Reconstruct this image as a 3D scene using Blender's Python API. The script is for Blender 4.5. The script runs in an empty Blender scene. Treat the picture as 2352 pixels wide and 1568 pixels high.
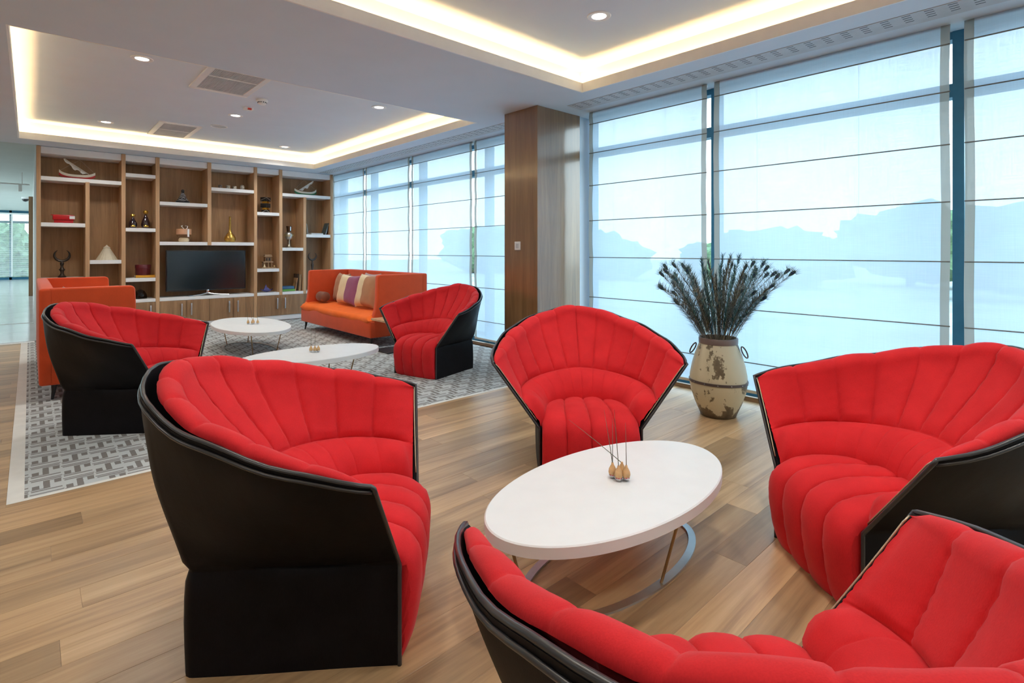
import bpy, bmesh, math, random
import numpy as np
from mathutils import Vector, Matrix, noise
random.seed(7)
rng = np.random.default_rng(7)
PI = math.pi
SC = bpy.context.scene
COL = SC.collection

# ------------------------------------------------------------------ camera
YAW = math.radians(42.48)
cam_data = bpy.data.cameras.new('camera')
cam_data.sensor_width = 36.0
cam_data.lens = 1210.0 / 2352.0 * 36.0
cam_data.shift_y = -(784.0 - 575.0) / 2352.0
cam_data.clip_start = 0.05
cam_data.clip_end = 300
cam = bpy.data.objects.new('camera', cam_data)
cam.location = (0, 0, 1.25)
cam.rotation_euler = (PI / 2, 0, -YAW)
COL.objects.link(cam)
SC.camera = cam
# ------------------------------------------------------------------ colour management
SC.view_settings.view_transform = 'Standard'
SC.view_settings.look = 'None'
SC.view_settings.exposure = 0.22
SC.view_settings.gamma = 1.0
SC.view_settings.use_curve_mapping = False
SC.cycles.use_denoising = True
SC.cycles.max_bounces = 10
SC.cycles.diffuse_bounces = 5
SC.cycles.glossy_bounces = 4
SC.cycles.transparent_max_bounces = 12
SC.cycles.sample_clamp_indirect = 6.0
SC.cycles.caustics_reflective = False
SC.cycles.caustics_refractive = False
# ------------------------------------------------------------------ sky
SKY_STRENGTH = 4.3
world = bpy.data.worlds.new('sky')
SC.world = world
world.use_nodes = True
wn = world.node_tree
wn.nodes.clear()
w_out = wn.nodes.new('ShaderNodeOutputWorld')
w_bg = wn.nodes.new('ShaderNodeBackground')
w_tc = wn.nodes.new('ShaderNodeTexCoord')
w_sep = wn.nodes.new('ShaderNodeSeparateXYZ')
w_ramp = wn.nodes.new('ShaderNodeValToRGB')
w_ramp.color_ramp.elements[0].position = 0.0
w_ramp.color_ramp.elements[0].color = (0.84, 0.94, 1.0, 1)
w_ramp.color_ramp.elements[1].position = 0.9
w_ramp.color_ramp.elements[1].color = (0.52, 0.77, 1.0, 1)
wn.links.new(w_tc.outputs['Generated'], w_sep.inputs[0])
wn.links.new(w_sep.outputs['Z'], w_ramp.inputs[0])
wn.links.new(w_ramp.outputs[0], w_bg.inputs['Color'])
w_bg.inputs['Strength'].default_value = SKY_STRENGTH
wn.links.new(w_bg.outputs[0], w_out.inputs[0])
# lamp powers (used by the lamps' own builders below)
DOWNLIGHT_W = 60.0
DOWNLIGHT_COL = (1.0, 0.985, 0.955)
COVE_STRENGTH = 46.0
COVE_COL = (1.0, 0.60, 0.25)

# ================================================================== helpers
def link(o, parent=None):
    COL.objects.link(o)
    if parent is not None:
        o.parent = parent
    return o

def tag(o, label=None, cat=None, group=None, kind=None):
    if label: o['label'] = label
    if cat: o['category'] = cat
    if group: o['group'] = group
    if kind: o['kind'] = kind
    return o

def thing(name, label, cat, loc=(0, 0, 0), rz=0.0, group=None):
    o = bpy.data.objects.new(name, None)
    o.empty_display_size = 0.1
    o.location = loc
    o.rotation_euler = (0, 0, rz)
    link(o)
    return tag(o, label, cat, group)

def copy_tree(o, parent=None):
    c = o.copy()
    COL.objects.link(c)
    if parent is not None:
        c.parent = parent
    for ch in list(o.children):
        copy_tree(ch, c)
    return c

class MB:
    def __init__(self):
        self.v = []
        self.f = []
        self.m = []
    def add(self, verts, faces, mi=0, mat=None):
        b = len(self.v)
        if mat is not None:
            verts = [tuple(mat @ Vector(p)) for p in verts]
        self.v += [tuple(p) for p in verts]
        self.f += [tuple(i + b for i in f) for f in faces]
        self.m += [mi] * len(faces)
        return self
    def box(self, a, b, mi=0, mat=None):
        x0, y0, z0 = a; x1, y1, z1 = b
        vs = [(x0,y0,z0),(x1,y0,z0),(x1,y1,z0),(x0,y1,z0),(x0,y0,z1),(x1,y0,z1),(x1,y1,z1),(x0,y1,z1)]
        fs = [(0,3,2,1),(4,5,6,7),(0,1,5,4),(1,2,6,5),(2,3,7,6),(3,0,4,7)]
        return self.add(vs, fs, mi, mat)
    def rbox(self, a, b, r=0.01, seg=2, mi=0, mat=None):
        bm = bmesh.new()
        bmesh.ops.create_cube(bm, size=1.0)
        for v in bm.verts:
            v.co = Vector([(a[i] + b[i]) / 2 + v.co[i] * (b[i] - a[i]) for i in range(3)])
        bmesh.ops.bevel(bm, geom=bm.edges[:], offset=r, segments=seg, affect='EDGES', profile=0.5, clamp_overlap=True)
        bm.verts.index_update()
        self.add([v.co[:] for v in bm.verts], [[v.index for v in f.verts] for f in bm.faces], mi, mat)
        bm.free()
        return self
    def lathe(self, prof, n=24, c=(0, 0), mi=0, mat=None, cap=True):
        vs = []
        for r, z in prof:
            for k in range(n):
                t = 2 * PI * k / n
                vs.append((c[0] + r * math.cos(t), c[1] + r * math.sin(t), z))
        fs = []
        for i in range(len(prof) - 1):
            for k in range(n):
                k2 = (k + 1) % n
                fs.append((i*n+k, i*n+k2, (i+1)*n+k2, (i+1)*n+k))
        if cap:
            fs.append(tuple(range(n))[::-1])
            fs.append(tuple((len(prof)-1)*n + k for k in range(n)))
        return self.add(vs, fs, mi, mat)
    def tube(self, pts, r, n=8, mi=0, mat=None, closed=False, cap=True):
        pts = [Vector(p) for p in pts]
        N = len(pts)
        rs = r if isinstance(r, (list, tuple)) else [r] * N
        vs = []
        up = None
        for i in range(N):
            if closed:
                d = pts[(i+1) % N] - pts[i-1]
            else:
                d = pts[min(i+1, N-1)] - pts[max(i-1, 0)]
            d.normalize()
            if up is None:
                up = Vector((0, 0, 1)) if abs(d.z) < 0.9 else Vector((1, 0, 0))
            s = d.cross(up)
            if s.length < 1e-6:
                s = d.orthogonal()
            s.normalize()
            u = s.cross(d).normalized()
            up = u
            for k in range(n):
                t = 2 * PI * k / n
                vs.append(tuple(pts[i] + (s * math.cos(t) + u * math.sin(t)) * rs[i]))
        fs = []
        R = N if closed else N - 1
        for i in range(R):
            j = (i + 1) % N
            for k in range(n):
                k2 = (k + 1) % n
                fs.append((i*n+k, i*n+k2, j*n+k2, j*n+k))
        if cap and not closed:
            fs.append(tuple(range(n))[::-1])
            fs.append(tuple((N-1)*n + k for k in range(n)))
        return self.add(vs, fs, mi, mat)
    def prism(self, poly, z0, z1, mi=0, mat=None):
        n = len(poly)
        vs = [(p[0], p[1], z0) for p in poly] + [(p[0], p[1], z1) for p in poly]
        fs = [tuple(range(n))[::-1], tuple(range(n, 2*n))]
        for k in range(n):
            k2 = (k+1) % n
            fs.append((k, k2, n+k2, n+k))
        return self.add(vs, fs, mi, mat)
    def grid(self, P, mi=0, flip=False):
        nu, nv = P.shape[:2]
        vs = [tuple(map(float, p)) for p in P.reshape(-1, 3)]
        fs = []
        for i in range(nu-1):
            for j in range(nv-1):
                q = (i*nv+j, (i+1)*nv+j, (i+1)*nv+j+1, i*nv+j+1)
                fs.append(q[::-1] if flip else q)
        return self.add(vs, fs, mi)
    def mesh(self, name, mats, smooth=False, ang=40):
        me = bpy.data.meshes.new(name)
        me.from_pydata(self.v, [], self.f)
        if not isinstance(mats, (list, tuple)):
            mats = [mats]
        for m in mats:
            me.materials.append(m)
        if len(mats) > 1:
            me.polygons.foreach_set('material_index', self.m)
        me.update()
        if smooth:
            me.polygons.foreach_set('use_smooth', [True] * len(me.polygons))
            if ang is not None and ang < 180:
                try:
                    me.set_sharp_from_angle(angle=math.radians(ang))
                except Exception:
                    pass
        return me
    def build(self, name, mats, parent=None, smooth=False, ang=40, loc=None, rot=None):
        o = bpy.data.objects.new(name, self.mesh(name, mats, smooth, ang))
        link(o, parent)
        if loc is not None: o.location = loc
        if rot is not None: o.rotation_euler = rot
        return o

def solo(name, mb, mats, label, cat, loc=(0,0,0), rz=0.0, group=None, smooth=False, ang=40):
    o = mb.build(name, mats, None, smooth, ang, loc, (0, 0, rz))
    return tag(o, label, cat, group)

def struct(name, mb, mats, parent=None, smooth=False, ang=40):
    o = mb.build(name, mats, parent, smooth, ang)
    if parent is None:
        o['kind'] = 'structure'
    return o

# ================================================================== materials
class NT:
    """small helper to write node trees"""
    def __init__(self, name):
        self.mat = bpy.data.materials.new(name)
        self.mat.use_nodes = True
        self.t = self.mat.node_tree
        self.t.nodes.clear()
        self.out = self.n('ShaderNodeOutputMaterial')
    def n(self, typ, **kw):
        nd = self.t.nodes.new(typ)
        for k, v in kw.items():
            setattr(nd, k, v)
        return nd
    def l(self, a, b):
        self.t.links.new(a, b)
    def math(self, op, a, b=None, c=None):
        nd = self.n('ShaderNodeMath', operation=op)
        for i, x in enumerate((a, b, c)):
            if x is None: continue
            if isinstance(x, (int, float)):
                nd.inputs[i].default_value = x
            else:
                self.l(x, nd.inputs[i])
        return nd.outputs[0]
    def coord(self, kind='Object', scale=(1,1,1), rot=(0,0,0), loc=(0,0,0)):
        tc = self.n('ShaderNodeTexCoord')
        mp = self.n('ShaderNodeMapping')
        mp.inputs['Scale'].default_value = scale
        mp.inputs['Rotation'].default_value = rot
        mp.inputs['Location'].default_value = loc
        self.l(tc.outputs[kind], mp.inputs[0])
        return mp.outputs[0]
    def noise(self, vec, scale=5, detail=2, rough=0.5, dist=0.0):
        nd = self.n('ShaderNodeTexNoise')
        nd.inputs['Scale'].default_value = scale
        nd.inputs['Detail'].default_value = detail
        nd.inputs['Roughness'].default_value = rough
        nd.inputs['Distortion'].default_value = dist
        if vec is not None: self.l(vec, nd.inputs['Vector'])
        return nd.outputs['Fac']
    def ramp(self, fac, stops):
        nd = self.n('ShaderNodeValToRGB')
        e = nd.color_ramp.elements
        while len(e) < len(stops): e.new(0.5)
        for i, (p, c) in enumerate(stops):
            e[i].position = p
            e[i].color = (c[0], c[1], c[2], 1)
        self.l(fac, nd.inputs[0])
        return nd.outputs[0]
    def mix(self, fac, a, b, blend='MIX'):
        nd = self.n('ShaderNodeMix', data_type='RGBA', blend_type=blend)
        for inp, x in ((nd.inputs[0], fac), (nd.inputs[6], a), (nd.inputs[7], b)):
            if isinstance(x, (int, float)):
                inp.default_value = x
            elif isinstance(x, (tuple, list)):
                inp.default_value = (x[0], x[1], x[2], 1)
            else:
                self.l(x, inp)
        return nd.outputs[2]
    def bsdf(self, color=(.8,.8,.8), rough=0.5, metal=0.0, spec=None, sheen=0.0, coat=0.0, coat_rough=.1, emit=None, emit_s=0.0):
        b = self.n('ShaderNodeBsdfPrincipled')
        if isinstance(color, (tuple, list)):
            b.inputs['Base Color'].default_value = (color[0], color[1], color[2], 1)
        else:
            self.l(color, b.inputs['Base Color'])
        if isinstance(rough, (int, float)):
            b.inputs['Roughness'].default_value = rough
        else:
            self.l(rough, b.inputs['Roughness'])
        b.inputs['Metallic'].default_value = metal
        if spec is not None: b.inputs['Specular IOR Level'].default_value = spec
        if sheen:
            b.inputs['Sheen Weight'].default_value = sheen
            b.inputs['Sheen Roughness'].default_value = 0.4
        if coat:
            b.inputs['Coat Weight'].default_value = coat
            b.inputs['Coat Roughness'].default_value = coat_rough
        if emit:
            b.inputs['Emission Color'].default_value = (*emit, 1)
            b.inputs['Emission Strength'].default_value = emit_s
        return b
    def bump(self, b, h, strength=0.2, dist=0.01):
        nd = self.n('ShaderNodeBump')
        nd.inputs['Strength'].default_value = strength
        nd.inputs['Distance'].default_value = dist
        self.l(h, nd.inputs['Height'])
        self.l(nd.outputs[0], b.inputs['Normal'])
    def done(self, sh):
        self.l(sh.outputs[0] if hasattr(sh, 'outputs') else sh, self.out.inputs[0])
        return self.mat

def plain(name, color, rough=0.5, metal=0.0, var=0.06, nscale=12, **kw):
    """colour with faint procedural unevenness"""
    m = NT(name)
    f = m.noise(m.coord('Object'), nscale, 3)
    lo = tuple(max(0, c * (1 - var)) for c in color)
    hi = tuple(min(1, c * (1 + var)) for c in color)
    return m.done(m.bsdf(m.ramp(f, [(.3, lo), (.7, hi)]), rough, metal, **kw))

def wood(name, dark, mid, light, axis='Z', rough=0.42, scale=1.0, coat=0.0, ring=1.0, rand=True, spec=None):
    m = NT(name)
    st = {'X': (0.5, 9, 9), 'Y': (9, 0.5, 9), 'Z': (9, 9, 0.5)}[axis]
    tc = m.n('ShaderNodeTexCoord')
    vec = tc.outputs['Object']
    if rand:
        oi = m.n('ShaderNodeObjectInfo')
        cv = m.n('ShaderNodeCombineXYZ')
        for i, k in enumerate((37.0, 91.0, 53.0)):
            m.l(m.math('MULTIPLY', oi.outputs['Random'], k), cv.inputs[i])
        va = m.n('ShaderNodeVectorMath', operation='ADD')
        m.l(vec, va.inputs[0]); m.l(cv.outputs[0], va.inputs[1])
        vec = va.outputs[0]
    mp = m.n('ShaderNodeMapping')
    mp.inputs['Scale'].default_value = tuple(s * scale for s in st)
    m.l(vec, mp.inputs[0])
    n1 = m.noise(mp.outputs[0], 1.3, 6, 0.6, 0.9 * ring)
    mp2 = m.n('ShaderNodeMapping')
    mp2.inputs['Scale'].default_value = tuple(s * scale * 7 for s in st)
    m.l(vec, mp2.inputs[0])
    n2 = m.noise(mp2.outputs[0], 1.5, 4, 0.6)
    f = m.math('ADD', m.math('MULTIPLY', n1, 0.75), m.math('MULTIPLY', n2, 0.25))
    col = m.ramp(f, [(.30, dark), (.50, mid), (.70, light)])
    if rand:
        hv = m.n('ShaderNodeHueSaturation')
        v = m.math('ADD', m.math('MULTIPLY', oi.outputs['Random'], rand if isinstance(rand, float) else .12), 1 - (rand if isinstance(rand, float) else .12) / 2)
        m.l(v, hv.inputs['Value']); m.l(col, hv.inputs['Color'])
        col = hv.outputs[0]
    b = m.bsdf(col, rough, spec=spec, coat=coat)
    m.bump(b, n2, 0.05, 0.004)
    return m.done(b)

def fabric(name, color, var=.08, sheen=0.3, rough=.85, weave=420, bump=.12, dark=None, spec=.25):
    m = NT(name)
    v = m.coord('Object')
    n1 = m.noise(v, 9, 3)
    n2 = m.noise(m.coord('Object', (1, 1, .25)), weave, 2)
    lo = tuple(c * (1 - var) for c in color) if dark is None else dark
    hi = tuple(min(1, c * (1 + var)) for c in color)
    f = m.math('ADD', m.math('MULTIPLY', n1, .6), m.math('MULTIPLY', n2, .4))
    b = m.bsdf(m.ramp(f, [(.3, lo), (.7, hi)]), rough, sheen=sheen, spec=spec)
    n3 = m.noise(v, 26, 4, .6)
    m.bump(b, m.math('ADD', m.math('MULTIPLY', n2, .25), n3), bump, 0.006)
    return m.done(b)

M = {}
M['recess'] = plain('recess_paint', (.68, .755, .83), .75, var=.015, nscale=3)  # recess white with the daylight's blue cast put into the colour
M['lobby_paint'] = plain('lobby_paint', (.55, .60, .57), .75, var=.02, nscale=3)
M['paint'] = plain('blue_cast_paint', (.64, .735, .83), .75, var=.015, nscale=3)  # white ceiling paint tinted blue to stand in for cool daylight
M['wall'] = plain('wall_paint', (.78, .77, .75), .8, var=.02, nscale=3)
M['white'] = plain('white_lacquer', (.86, .86, .85), .35, var=.02)
M['tabletop'] = plain('table_lacquer', (.77, .79, .785), .4, var=.015)
M['walnut'] = wood('walnut_veneer', (.19, .105, .046), (.30, .172, .08), (.40, .24, .12), 'Z', .42)
M['walnut_edge'] = wood('walnut_edge', (.42, .25, .13), (.54, .335, .18), (.64, .42, .24), 'Z', .4)
M['door'] = wood('walnut_door', (.17, .095, .045), (.30, .175, .09), (.43, .27, .145), 'Z', .38)
M['pillar'] = wood('pillar_veneer', (.16, .085, .035), (.25, .135, .058), (.34, .20, .09), 'Z', .28, rand=False, spec=1.0, coat=.7)
M['plank'] = wood('plank', (.205, .115, .056), (.435, .272, .135), (.60, .41, .22), 'X', .36, scale=.55, ring=1.3, rand=.5, spec=.6)
M['subfloor'] = plain('subfloor', (.16, .09, .05), .8)
M['stone'] = plain('pale_stone', (.62, .62, .62), .16, var=.06, nscale=2)
M['red'] = fabric('red_upholstery', (.60, .018, .024), sheen=.08, dark=(.50, .011, .016))
M['denim'] = fabric('black_denim', (.005, .004, .005), var=.6, sheen=.0, rough=.5, weave=300, bump=.08, spec=.14)
M['piping'] = plain('black_piping', (.03, .03, .032), .32)
M['brass'] = plain('brass', (.62, .45, .20), .3, 1.0)
M['orange'] = fabric('orange_velvet', (.60, .072, .018), sheen=.25, rough=.8)
M['orange_bright'] = fabric('bright_orange_cloth', (.86, .155, .018), sheen=.1)
M['dark_metal'] = plain('dark_metal', (.035, .028, .028), .35, .6)
M['steel'] = plain('brushed_steel', (.62, .64, .66), .28, 1.0)
M['bronze'] = plain('bronze_rod', (.30, .20, .10), .35, .9)
M['chrome'] = plain('chrome', (.75, .76, .78), .12, 1.0)
M['black'] = plain('black_plastic', (.012, .012, .014), .3)
M['gold'] = plain('gold', (.70, .47, .09), .25, 1.0, var=.2, nscale=40)
M['cream_cloth'] = fabric('cream_satin', (.74, .60, .37), sheen=.2, rough=.55)
M['brown_cloth'] = fabric('brown_satin', (.40, .20, .105), sheen=.2, rough=.55)
M['mauve_cloth'] = fabric('mauve_satin', (.40, .26, .24), sheen=.2, rough=.5)
M['purple_cloth'] = fabric('purple_satin', (.27, .085, .17), sheen=.2, rough=.5)
M['aluminium'] = plain('window_aluminium', (.04, .17, .27), .4, .3)
M['vent_plate'] = plain('vent_plate', (.52, .55, .58), .5)
M['vent_dark'] = plain('vent_dark', (.05, .06, .07), .7)
M['grille'] = plain('grille_grey', (.58, .60, .62), .6)

def glass_mat(name, tint=(.93, .98, .98), rough=0.0):
    m = NT(name)
    lw_ = m.n('ShaderNodeLayerWeight'); lw_.inputs[0].default_value = .5
    fr = m.math('ADD', m.math('MULTIPLY', m.math('POWER', lw_.outputs[1], 5.0), .9), .04)
    tr = m.n('ShaderNodeBsdfTransparent'); tr.inputs[0].default_value = (*tint, 1)
    gl = m.n('ShaderNodeBsdfGlossy'); gl.inputs['Roughness'].default_value = rough
    mx = m.n('ShaderNodeMixShader')
    m.l(fr, mx.inputs[0]); m.l(tr.outputs[0], mx.inputs[1]); m.l(gl.outputs[0], mx.inputs[2])
    return m.done(mx)
M['glass'] = glass_mat('window_glass')
M['smoked_glass'] = glass_mat('smoked_glass', (.35, .32, .33))
M['clear_glass'] = glass_mat('clear_glass', (.9, .88, .85))

def blind_mat(name, tcol, dcol, see, streak):
    m = NT(name)
    v1 = m.coord('Object', (1, 2.2, 60)); v2 = m.coord('Object', (1, 55, 1.4))
    a = m.noise(v1, 3.0, 3, .6); b = m.noise(v2, 3.0, 3, .6)
    cl = m.noise(m.coord('Object'), 1.6, 4, .6)
    f = m.math('ADD', m.math('ADD', m.math('MULTIPLY', a, .4), m.math('MULTIPLY', b, .35)), m.math('MULTIPLY', cl, .25))
    fac = m.n('ShaderNodeMapRange')
    fac.inputs['From Min'].default_value = .35; fac.inputs['From Max'].default_value = .65
    fac.inputs['To Min'].default_value = see - streak; fac.inputs['To Max'].default_value = see + streak
    m.l(f, fac.inputs[0])
    tl = m.n('ShaderNodeBsdfTranslucent'); tl.inputs[0].default_value = (*tcol, 1)
    df = m.n('ShaderNodeBsdfDiffuse'); df.inputs[0].default_value = (*dcol, 1)
    mx = m.n('ShaderNodeMixShader'); mx.inputs[0].default_value = .38
    m.l(tl.outputs[0], mx.inputs[1]); m.l(df.outputs[0], mx.inputs[2])
    tr = m.n('ShaderNodeBsdfTransparent'); tr.inputs[0].default_value = (.94, .98, 1, 1)
    m2 = m.n('ShaderNodeMixShader')
    m.l(fac.outputs[0], m2.inputs[0]); m.l(mx.outputs[0], m2.inputs[1]); m.l(tr.outputs[0], m2.inputs[2])
    return m.done(m2)
M['blind'] = blind_mat('blind_sheer', (.57, .705, .84), (.78, .80, .80), .12, .055)
M['hem'] = blind_mat('blind_hem', (.24, .26, .25), (.60, .60, .56), .03, .02)

def emit_mat(name, col, s):
    m = NT(name)
    e = m.n('ShaderNodeEmission')
    e.inputs[0].default_value = (*col, 1); e.inputs[1].default_value = s
    return m.done(e)
M['cove'] = emit_mat('cove_led', COVE_COL, COVE_STRENGTH)
M['lens'] = emit_mat('lamp_lens', (1, .97, .92), 6.0)

def rug_mat():
    m = NT('rug_pattern')
    tc = m.n('ShaderNodeTexCoord')
    sp = m.n('ShaderNodeSeparateXYZ')
    m.l(tc.outputs['Object'], sp.inputs[0])
    WX, HY, SY = .135, .228, -.078
    jn = m.noise(m.coord('Object'), 45, 2)
    jit = m.math('MULTIPLY', m.math('SUBTRACT', jn, .5), .0035)
    xs = m.math('DIVIDE', m.math('ADD', sp.outputs[0], jit), WX)
    col = m.math('FLOOR', xs)
    u = m.math('MULTIPLY', m.math('SUBTRACT', m.math('FRACT', xs), .5), WX)
    def vv(c):
        y = m.math('SUBTRACT', m.math('ADD', sp.outputs[1], jit), m.math('MULTIPLY', c, SY))
        return m.math('MULTIPLY', m.math('SUBTRACT', m.math('FRACT', m.math('DIVIDE', y, HY)), .5), HY)
    v = vv(col)
    def rect(uc, vc, hu, hv):
        a = m.math('LESS_THAN', m.math('ABSOLUTE', m.math('SUBTRACT', u, uc)), hu)
        b = m.math('LESS_THAN', m.math('ABSOLUTE', m.math('SUBTRACT', v, vc)), hv)
        return m.math('MULTIPLY', a, b)
    rs = [rect(0, 0, .0135, .062),           # upright bar
          rect(-.044, -.026, .0145, .026), rect(.046, .026, .0145, .026),   # squares
          rect(0, .080, .062, .0075), rect(0, -.080, .062, .0075),
          rect(.0, .103, .07, .006), rect(-.03, -.058, .034, .0045), rect(.03, .058, .034, .0045)]
    tot = rs[0]
    for r in rs[1:]:
        tot = m.math('MAXIMUM', tot, r)
    n = m.noise(m.coord('Object'), 260, 2)
    big = m.noise(m.coord('Object'), 1.2, 2)
    light = m.mix(n, (.42, .45, .44), (.56, .58, .57))
    dark = m.mix(n, (.155, .145, .135), (.235, .215, .20))
    c = m.mix(tot, light, dark)
    b = m.bsdf(c, .95, spec=.1)
    m.bump(b, n, .25, .004)
    return m.done(b)
M['rug'] = rug_mat()
M['rug_border'] = fabric('rug_border', (.70, .68, .62), sheen=0)

# ================================================================== setting
ZC, ZR = 2.704, 2.95          # soffit and recess heights
XW = 4.36                     # plane of the blinds
floor = MB().box((-5, -5, -.2), (5.2, 32, -.008)).build('floor', M['subfloor'])
floor['kind'] = 'structure'

def plank_mesh(L, W=.1465, g=.0005):
    mb = MB()
    b = .0012
    x1, y1 = L - g, W - g
    vs = [(0,0,-.008),(x1,0,-.008),(x1,y1,-.008),(0,y1,-.008),
          (0,0,-.0005),(x1,0,-.0005),(x1,y1,-.0005),(0,y1,-.0005),
          (b,b,0),(x1-b,b,0),(x1-b,y1-b,0),(b,y1-b,0)]
    fs = [(8,9,10,11)]
    for k in range(4):
        k2 = (k+1) % 4
        fs += [(k, k2, 4+k2, 4+k), (4+k, 4+k2, 8+k2, 8+k)]
    mb.add(vs, fs)
    return mb
PL = [.95, 1.12, 1.28, 1.45, 1.6]
plank_meshes = [plank_mesh(L).mesh('plank', M['plank']) for L in PL]
rest = MB()
n_planks = 0
def in_view(x, y):
    f = x * math.sin(YAW) + y * math.cos(YAW)
    l = x * math.cos(YAW) - y * math.sin(YAW)
    if f < .75: return False
    px = 1176 + 1210 * l / f
    py = 575 + 1210 * 1.25 / f
    return -220 < px < 2560 and py < 1750
W = .1465
j = 0
for j in range(-34, 101):
    y = .032 + j * W
    x = -5 + random.random() * 1.3 - 1.3
    if y < 3.58 < y + W:            # ripped planks along the near edge of the rug
        xs = [-.085, .93, 2.2, 3.3, 4.42]
        for a, b in zip(xs, xs[1:]):
            o = plank_mesh(b - a, 3.585 - y).build('plank', M['plank'], floor, loc=(a, y, 0))
            n_planks += 1
    while x < (4.42 if y + W < 3.6 else -.085):
        k = random.randrange(5)
        L = PL[k]
        xm = 4.42 if y + W < 3.6 else -.085
        if x + L > xm:
            L = xm - x
            if L < .02: break
        hidden = False
        vis = (not hidden) and any(in_view(x + L * a, y + W * .5) for a in (0, .2, .4, .6, .8, 1)) and y < 9.6
        x0 = max(x, -5)
        if hidden:
            pass
        elif vis and n_planks < 300:
            if L == PL[k]:
                o = bpy.data.objects.new('plank', plank_meshes[k])
            else:
                o = bpy.data.objects.new('plank', plank_mesh(L).mesh('plank', M['plank']))
            o.location = (x, y, 0)
            link(o, floor)
            n_planks += 1
        elif x + L > -5 and y < 9.6:
            p = plank_mesh(x + L - x0)
            rest.add([(a + x0, b + y, c) for a, b, c in p.v], p.f)
        x += L
M['plank_rest'] = M['plank']
o = rest.build('plank_field', M['plank_rest'], floor); o['kind'] = 'stuff'
# pale stone of the lobby beyond the lounge, with inlaid light strips
tile = MB().rbox((0, 0, -.008), (1.197, 1.197, 0), .002, 1).mesh('tile', M['stone'])
for i in range(4):
    for k in range(18):
        o = bpy.data.objects.new('tile', tile)
        o.location = (-4.72 + 1.2 * i, 9.86 + 1.2 * k, 0)
        link(o, floor)
for yy in (9.70, 12.3):
    MB().box((-5, yy, -.008), (.05, yy + .11, .0015)).build('threshold_strip', M['white'], floor)

# ---- rug laid into the floor
rug = thing('rug', 'large grey patterned rug with pale border under the orange sofas', 'rug', (0, 0, 0))
MB().box((-.02, 3.617, -.008), (4.36, 9.76, -.0004)).build('field', M['rug'], rug)
bd = MB()
bd.box((-.085, 3.585, -.008), (-.02, 9.76, .0006)).box((-.02, 3.585, -.008), (4.36, 3.617, .0006))
bd.build('border', M['rug_border'], rug)

# ---- ceiling with two coves
HOLES = [(-.1, 3.75, -1.5, 3.14), (-.1, 3.75, 4.71, 9.33)]
ce = MB()
T = .018
def slab(x0, x1, y0, y1):
    ce.box((x0, y0, ZC), (x1, y1, ZC + T))
e_ = .007
slab(-5, -.1 - e_, -5, 9.76); slab(3.75 + e_, 4.64, -5, 9.76)
ce.box((.07, 9.76, ZC), (4.64, 10.21, ZC + T))
ys = [-5, -1.5 - e_, 3.14 + e_, 4.71 - e_, 9.33 + e_, 9.76]
for a, b in ((0, 1), (2, 3), (4, 5)):
    slab(-.1 - e_, 3.75 + e_, ys[a], ys[b])
ce.box((-5.2, -5.2, 3.05), (4.66, 10.3, 3.15))          # structural deck above
ce.box((-5, 9.76, ZC), (.07, 9.80, 3.05))
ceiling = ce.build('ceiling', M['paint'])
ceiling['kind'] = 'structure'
MB().box((-5.2, 9.8, 2.96), (.5, 32, 3.1)).build('lobby_ceiling', M['lobby_paint'], ceiling)
G = .13
for x0, x1, y0, y1 in HOLES:
    lip = MB(); wallm = MB(); led = MB()
    t = .014
    lip.box((x0 - t, y0 - t, ZC - .0005), (x0, y1 + t, 2.79)).box((x1, y0 - t, ZC - .0005), (x1 + t, y1 + t, 2.79))
    lip.box((x0, y0 - t, ZC - .0005), (x1, y0, 2.79)).box((x0, y1, ZC - .0005), (x1, y1 + t, 2.79))
    lip.build('cove_lip', M['white'], ceiling)
    a0, a1, b0, b1 = x0 - G, x1 + G, y0 - G, y1 + G
    w_ = .02
    wallm.box((a0 - w_, b0 - w_, ZC + T), (a0, b1 + w_, ZR)).box((a1, b0 - w_, ZC + T), (a1 + w_, b1 + w_, ZR))
    wallm.box((a0, b0 - w_, ZC + T), (a1, b0, ZR)).box((a0, b1, ZC + T), (a1, b1 + w_, ZR))
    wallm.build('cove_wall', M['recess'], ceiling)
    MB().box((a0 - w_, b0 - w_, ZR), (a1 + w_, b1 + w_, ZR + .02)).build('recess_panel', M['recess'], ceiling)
    c = G * .5
    z0, z1 = ZC + T, ZC + T + .014
    led.box((x0 - c - .012, y0 - c, z0), (x0 - c + .012, y1 + c, z1)).box((x1 + c - .012, y0 - c, z0), (x1 + c + .012, y1 + c, z1))
    led.box((x0 - c, y0 - c - .012, z0), (x1 + c, y0 - c + .012, z1)).box((x0 - c, y1 + c - .012, z0), (x1 + c, y1 + c + .012, z1))
    led.build('light_strip', M['cove'], ceiling)

# ---- walls out of view and the back wall behind the bookcase
struct('wall_left', MB().box((-5.2, -5.2, -.2), (-5, 18, 3.1)), M['wall'])
lg = MB()
for k in range(8):
    lg.box((-5.14, 18 + 2 * k - .03, 0), (-5.04, 18 + 2 * k + .03, 2.96))
lg.box((-5.13, 18, 0), (-5.05, 32, .08)).box((-5.13, 18, 2.88), (-5.05, 32, 2.96))
lgo = struct('window_21', lg, M['aluminium'])  # glazing added out of view so that daylight brightens the lobby
MB().box((-5.094, 18, .08), (-5.086, 32, 2.88)).build('pane', M['glass'], lgo)
struct('wall_rear', MB().box((-5, -5.2, -.2), (4.8, -5, 3.05)), M['wall'])
struct('wall_back', MB().box((.07, 10.2, -.2), (4.8, 10.4, 3.05)), M['wall'])
struct('wall_lobby', MB().box((.07, 10.4, -.2), (.25, 32, 3.05)), M['wall'])
MB().box((-.02, 19.6, 0), (.07, 20.5, 2.73)).build('trim_1', wood('lobby_panel', (.13, .07, .03), (.22, .12, .055), (.3, .17, .09)))['kind'] = 'structure'

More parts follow.
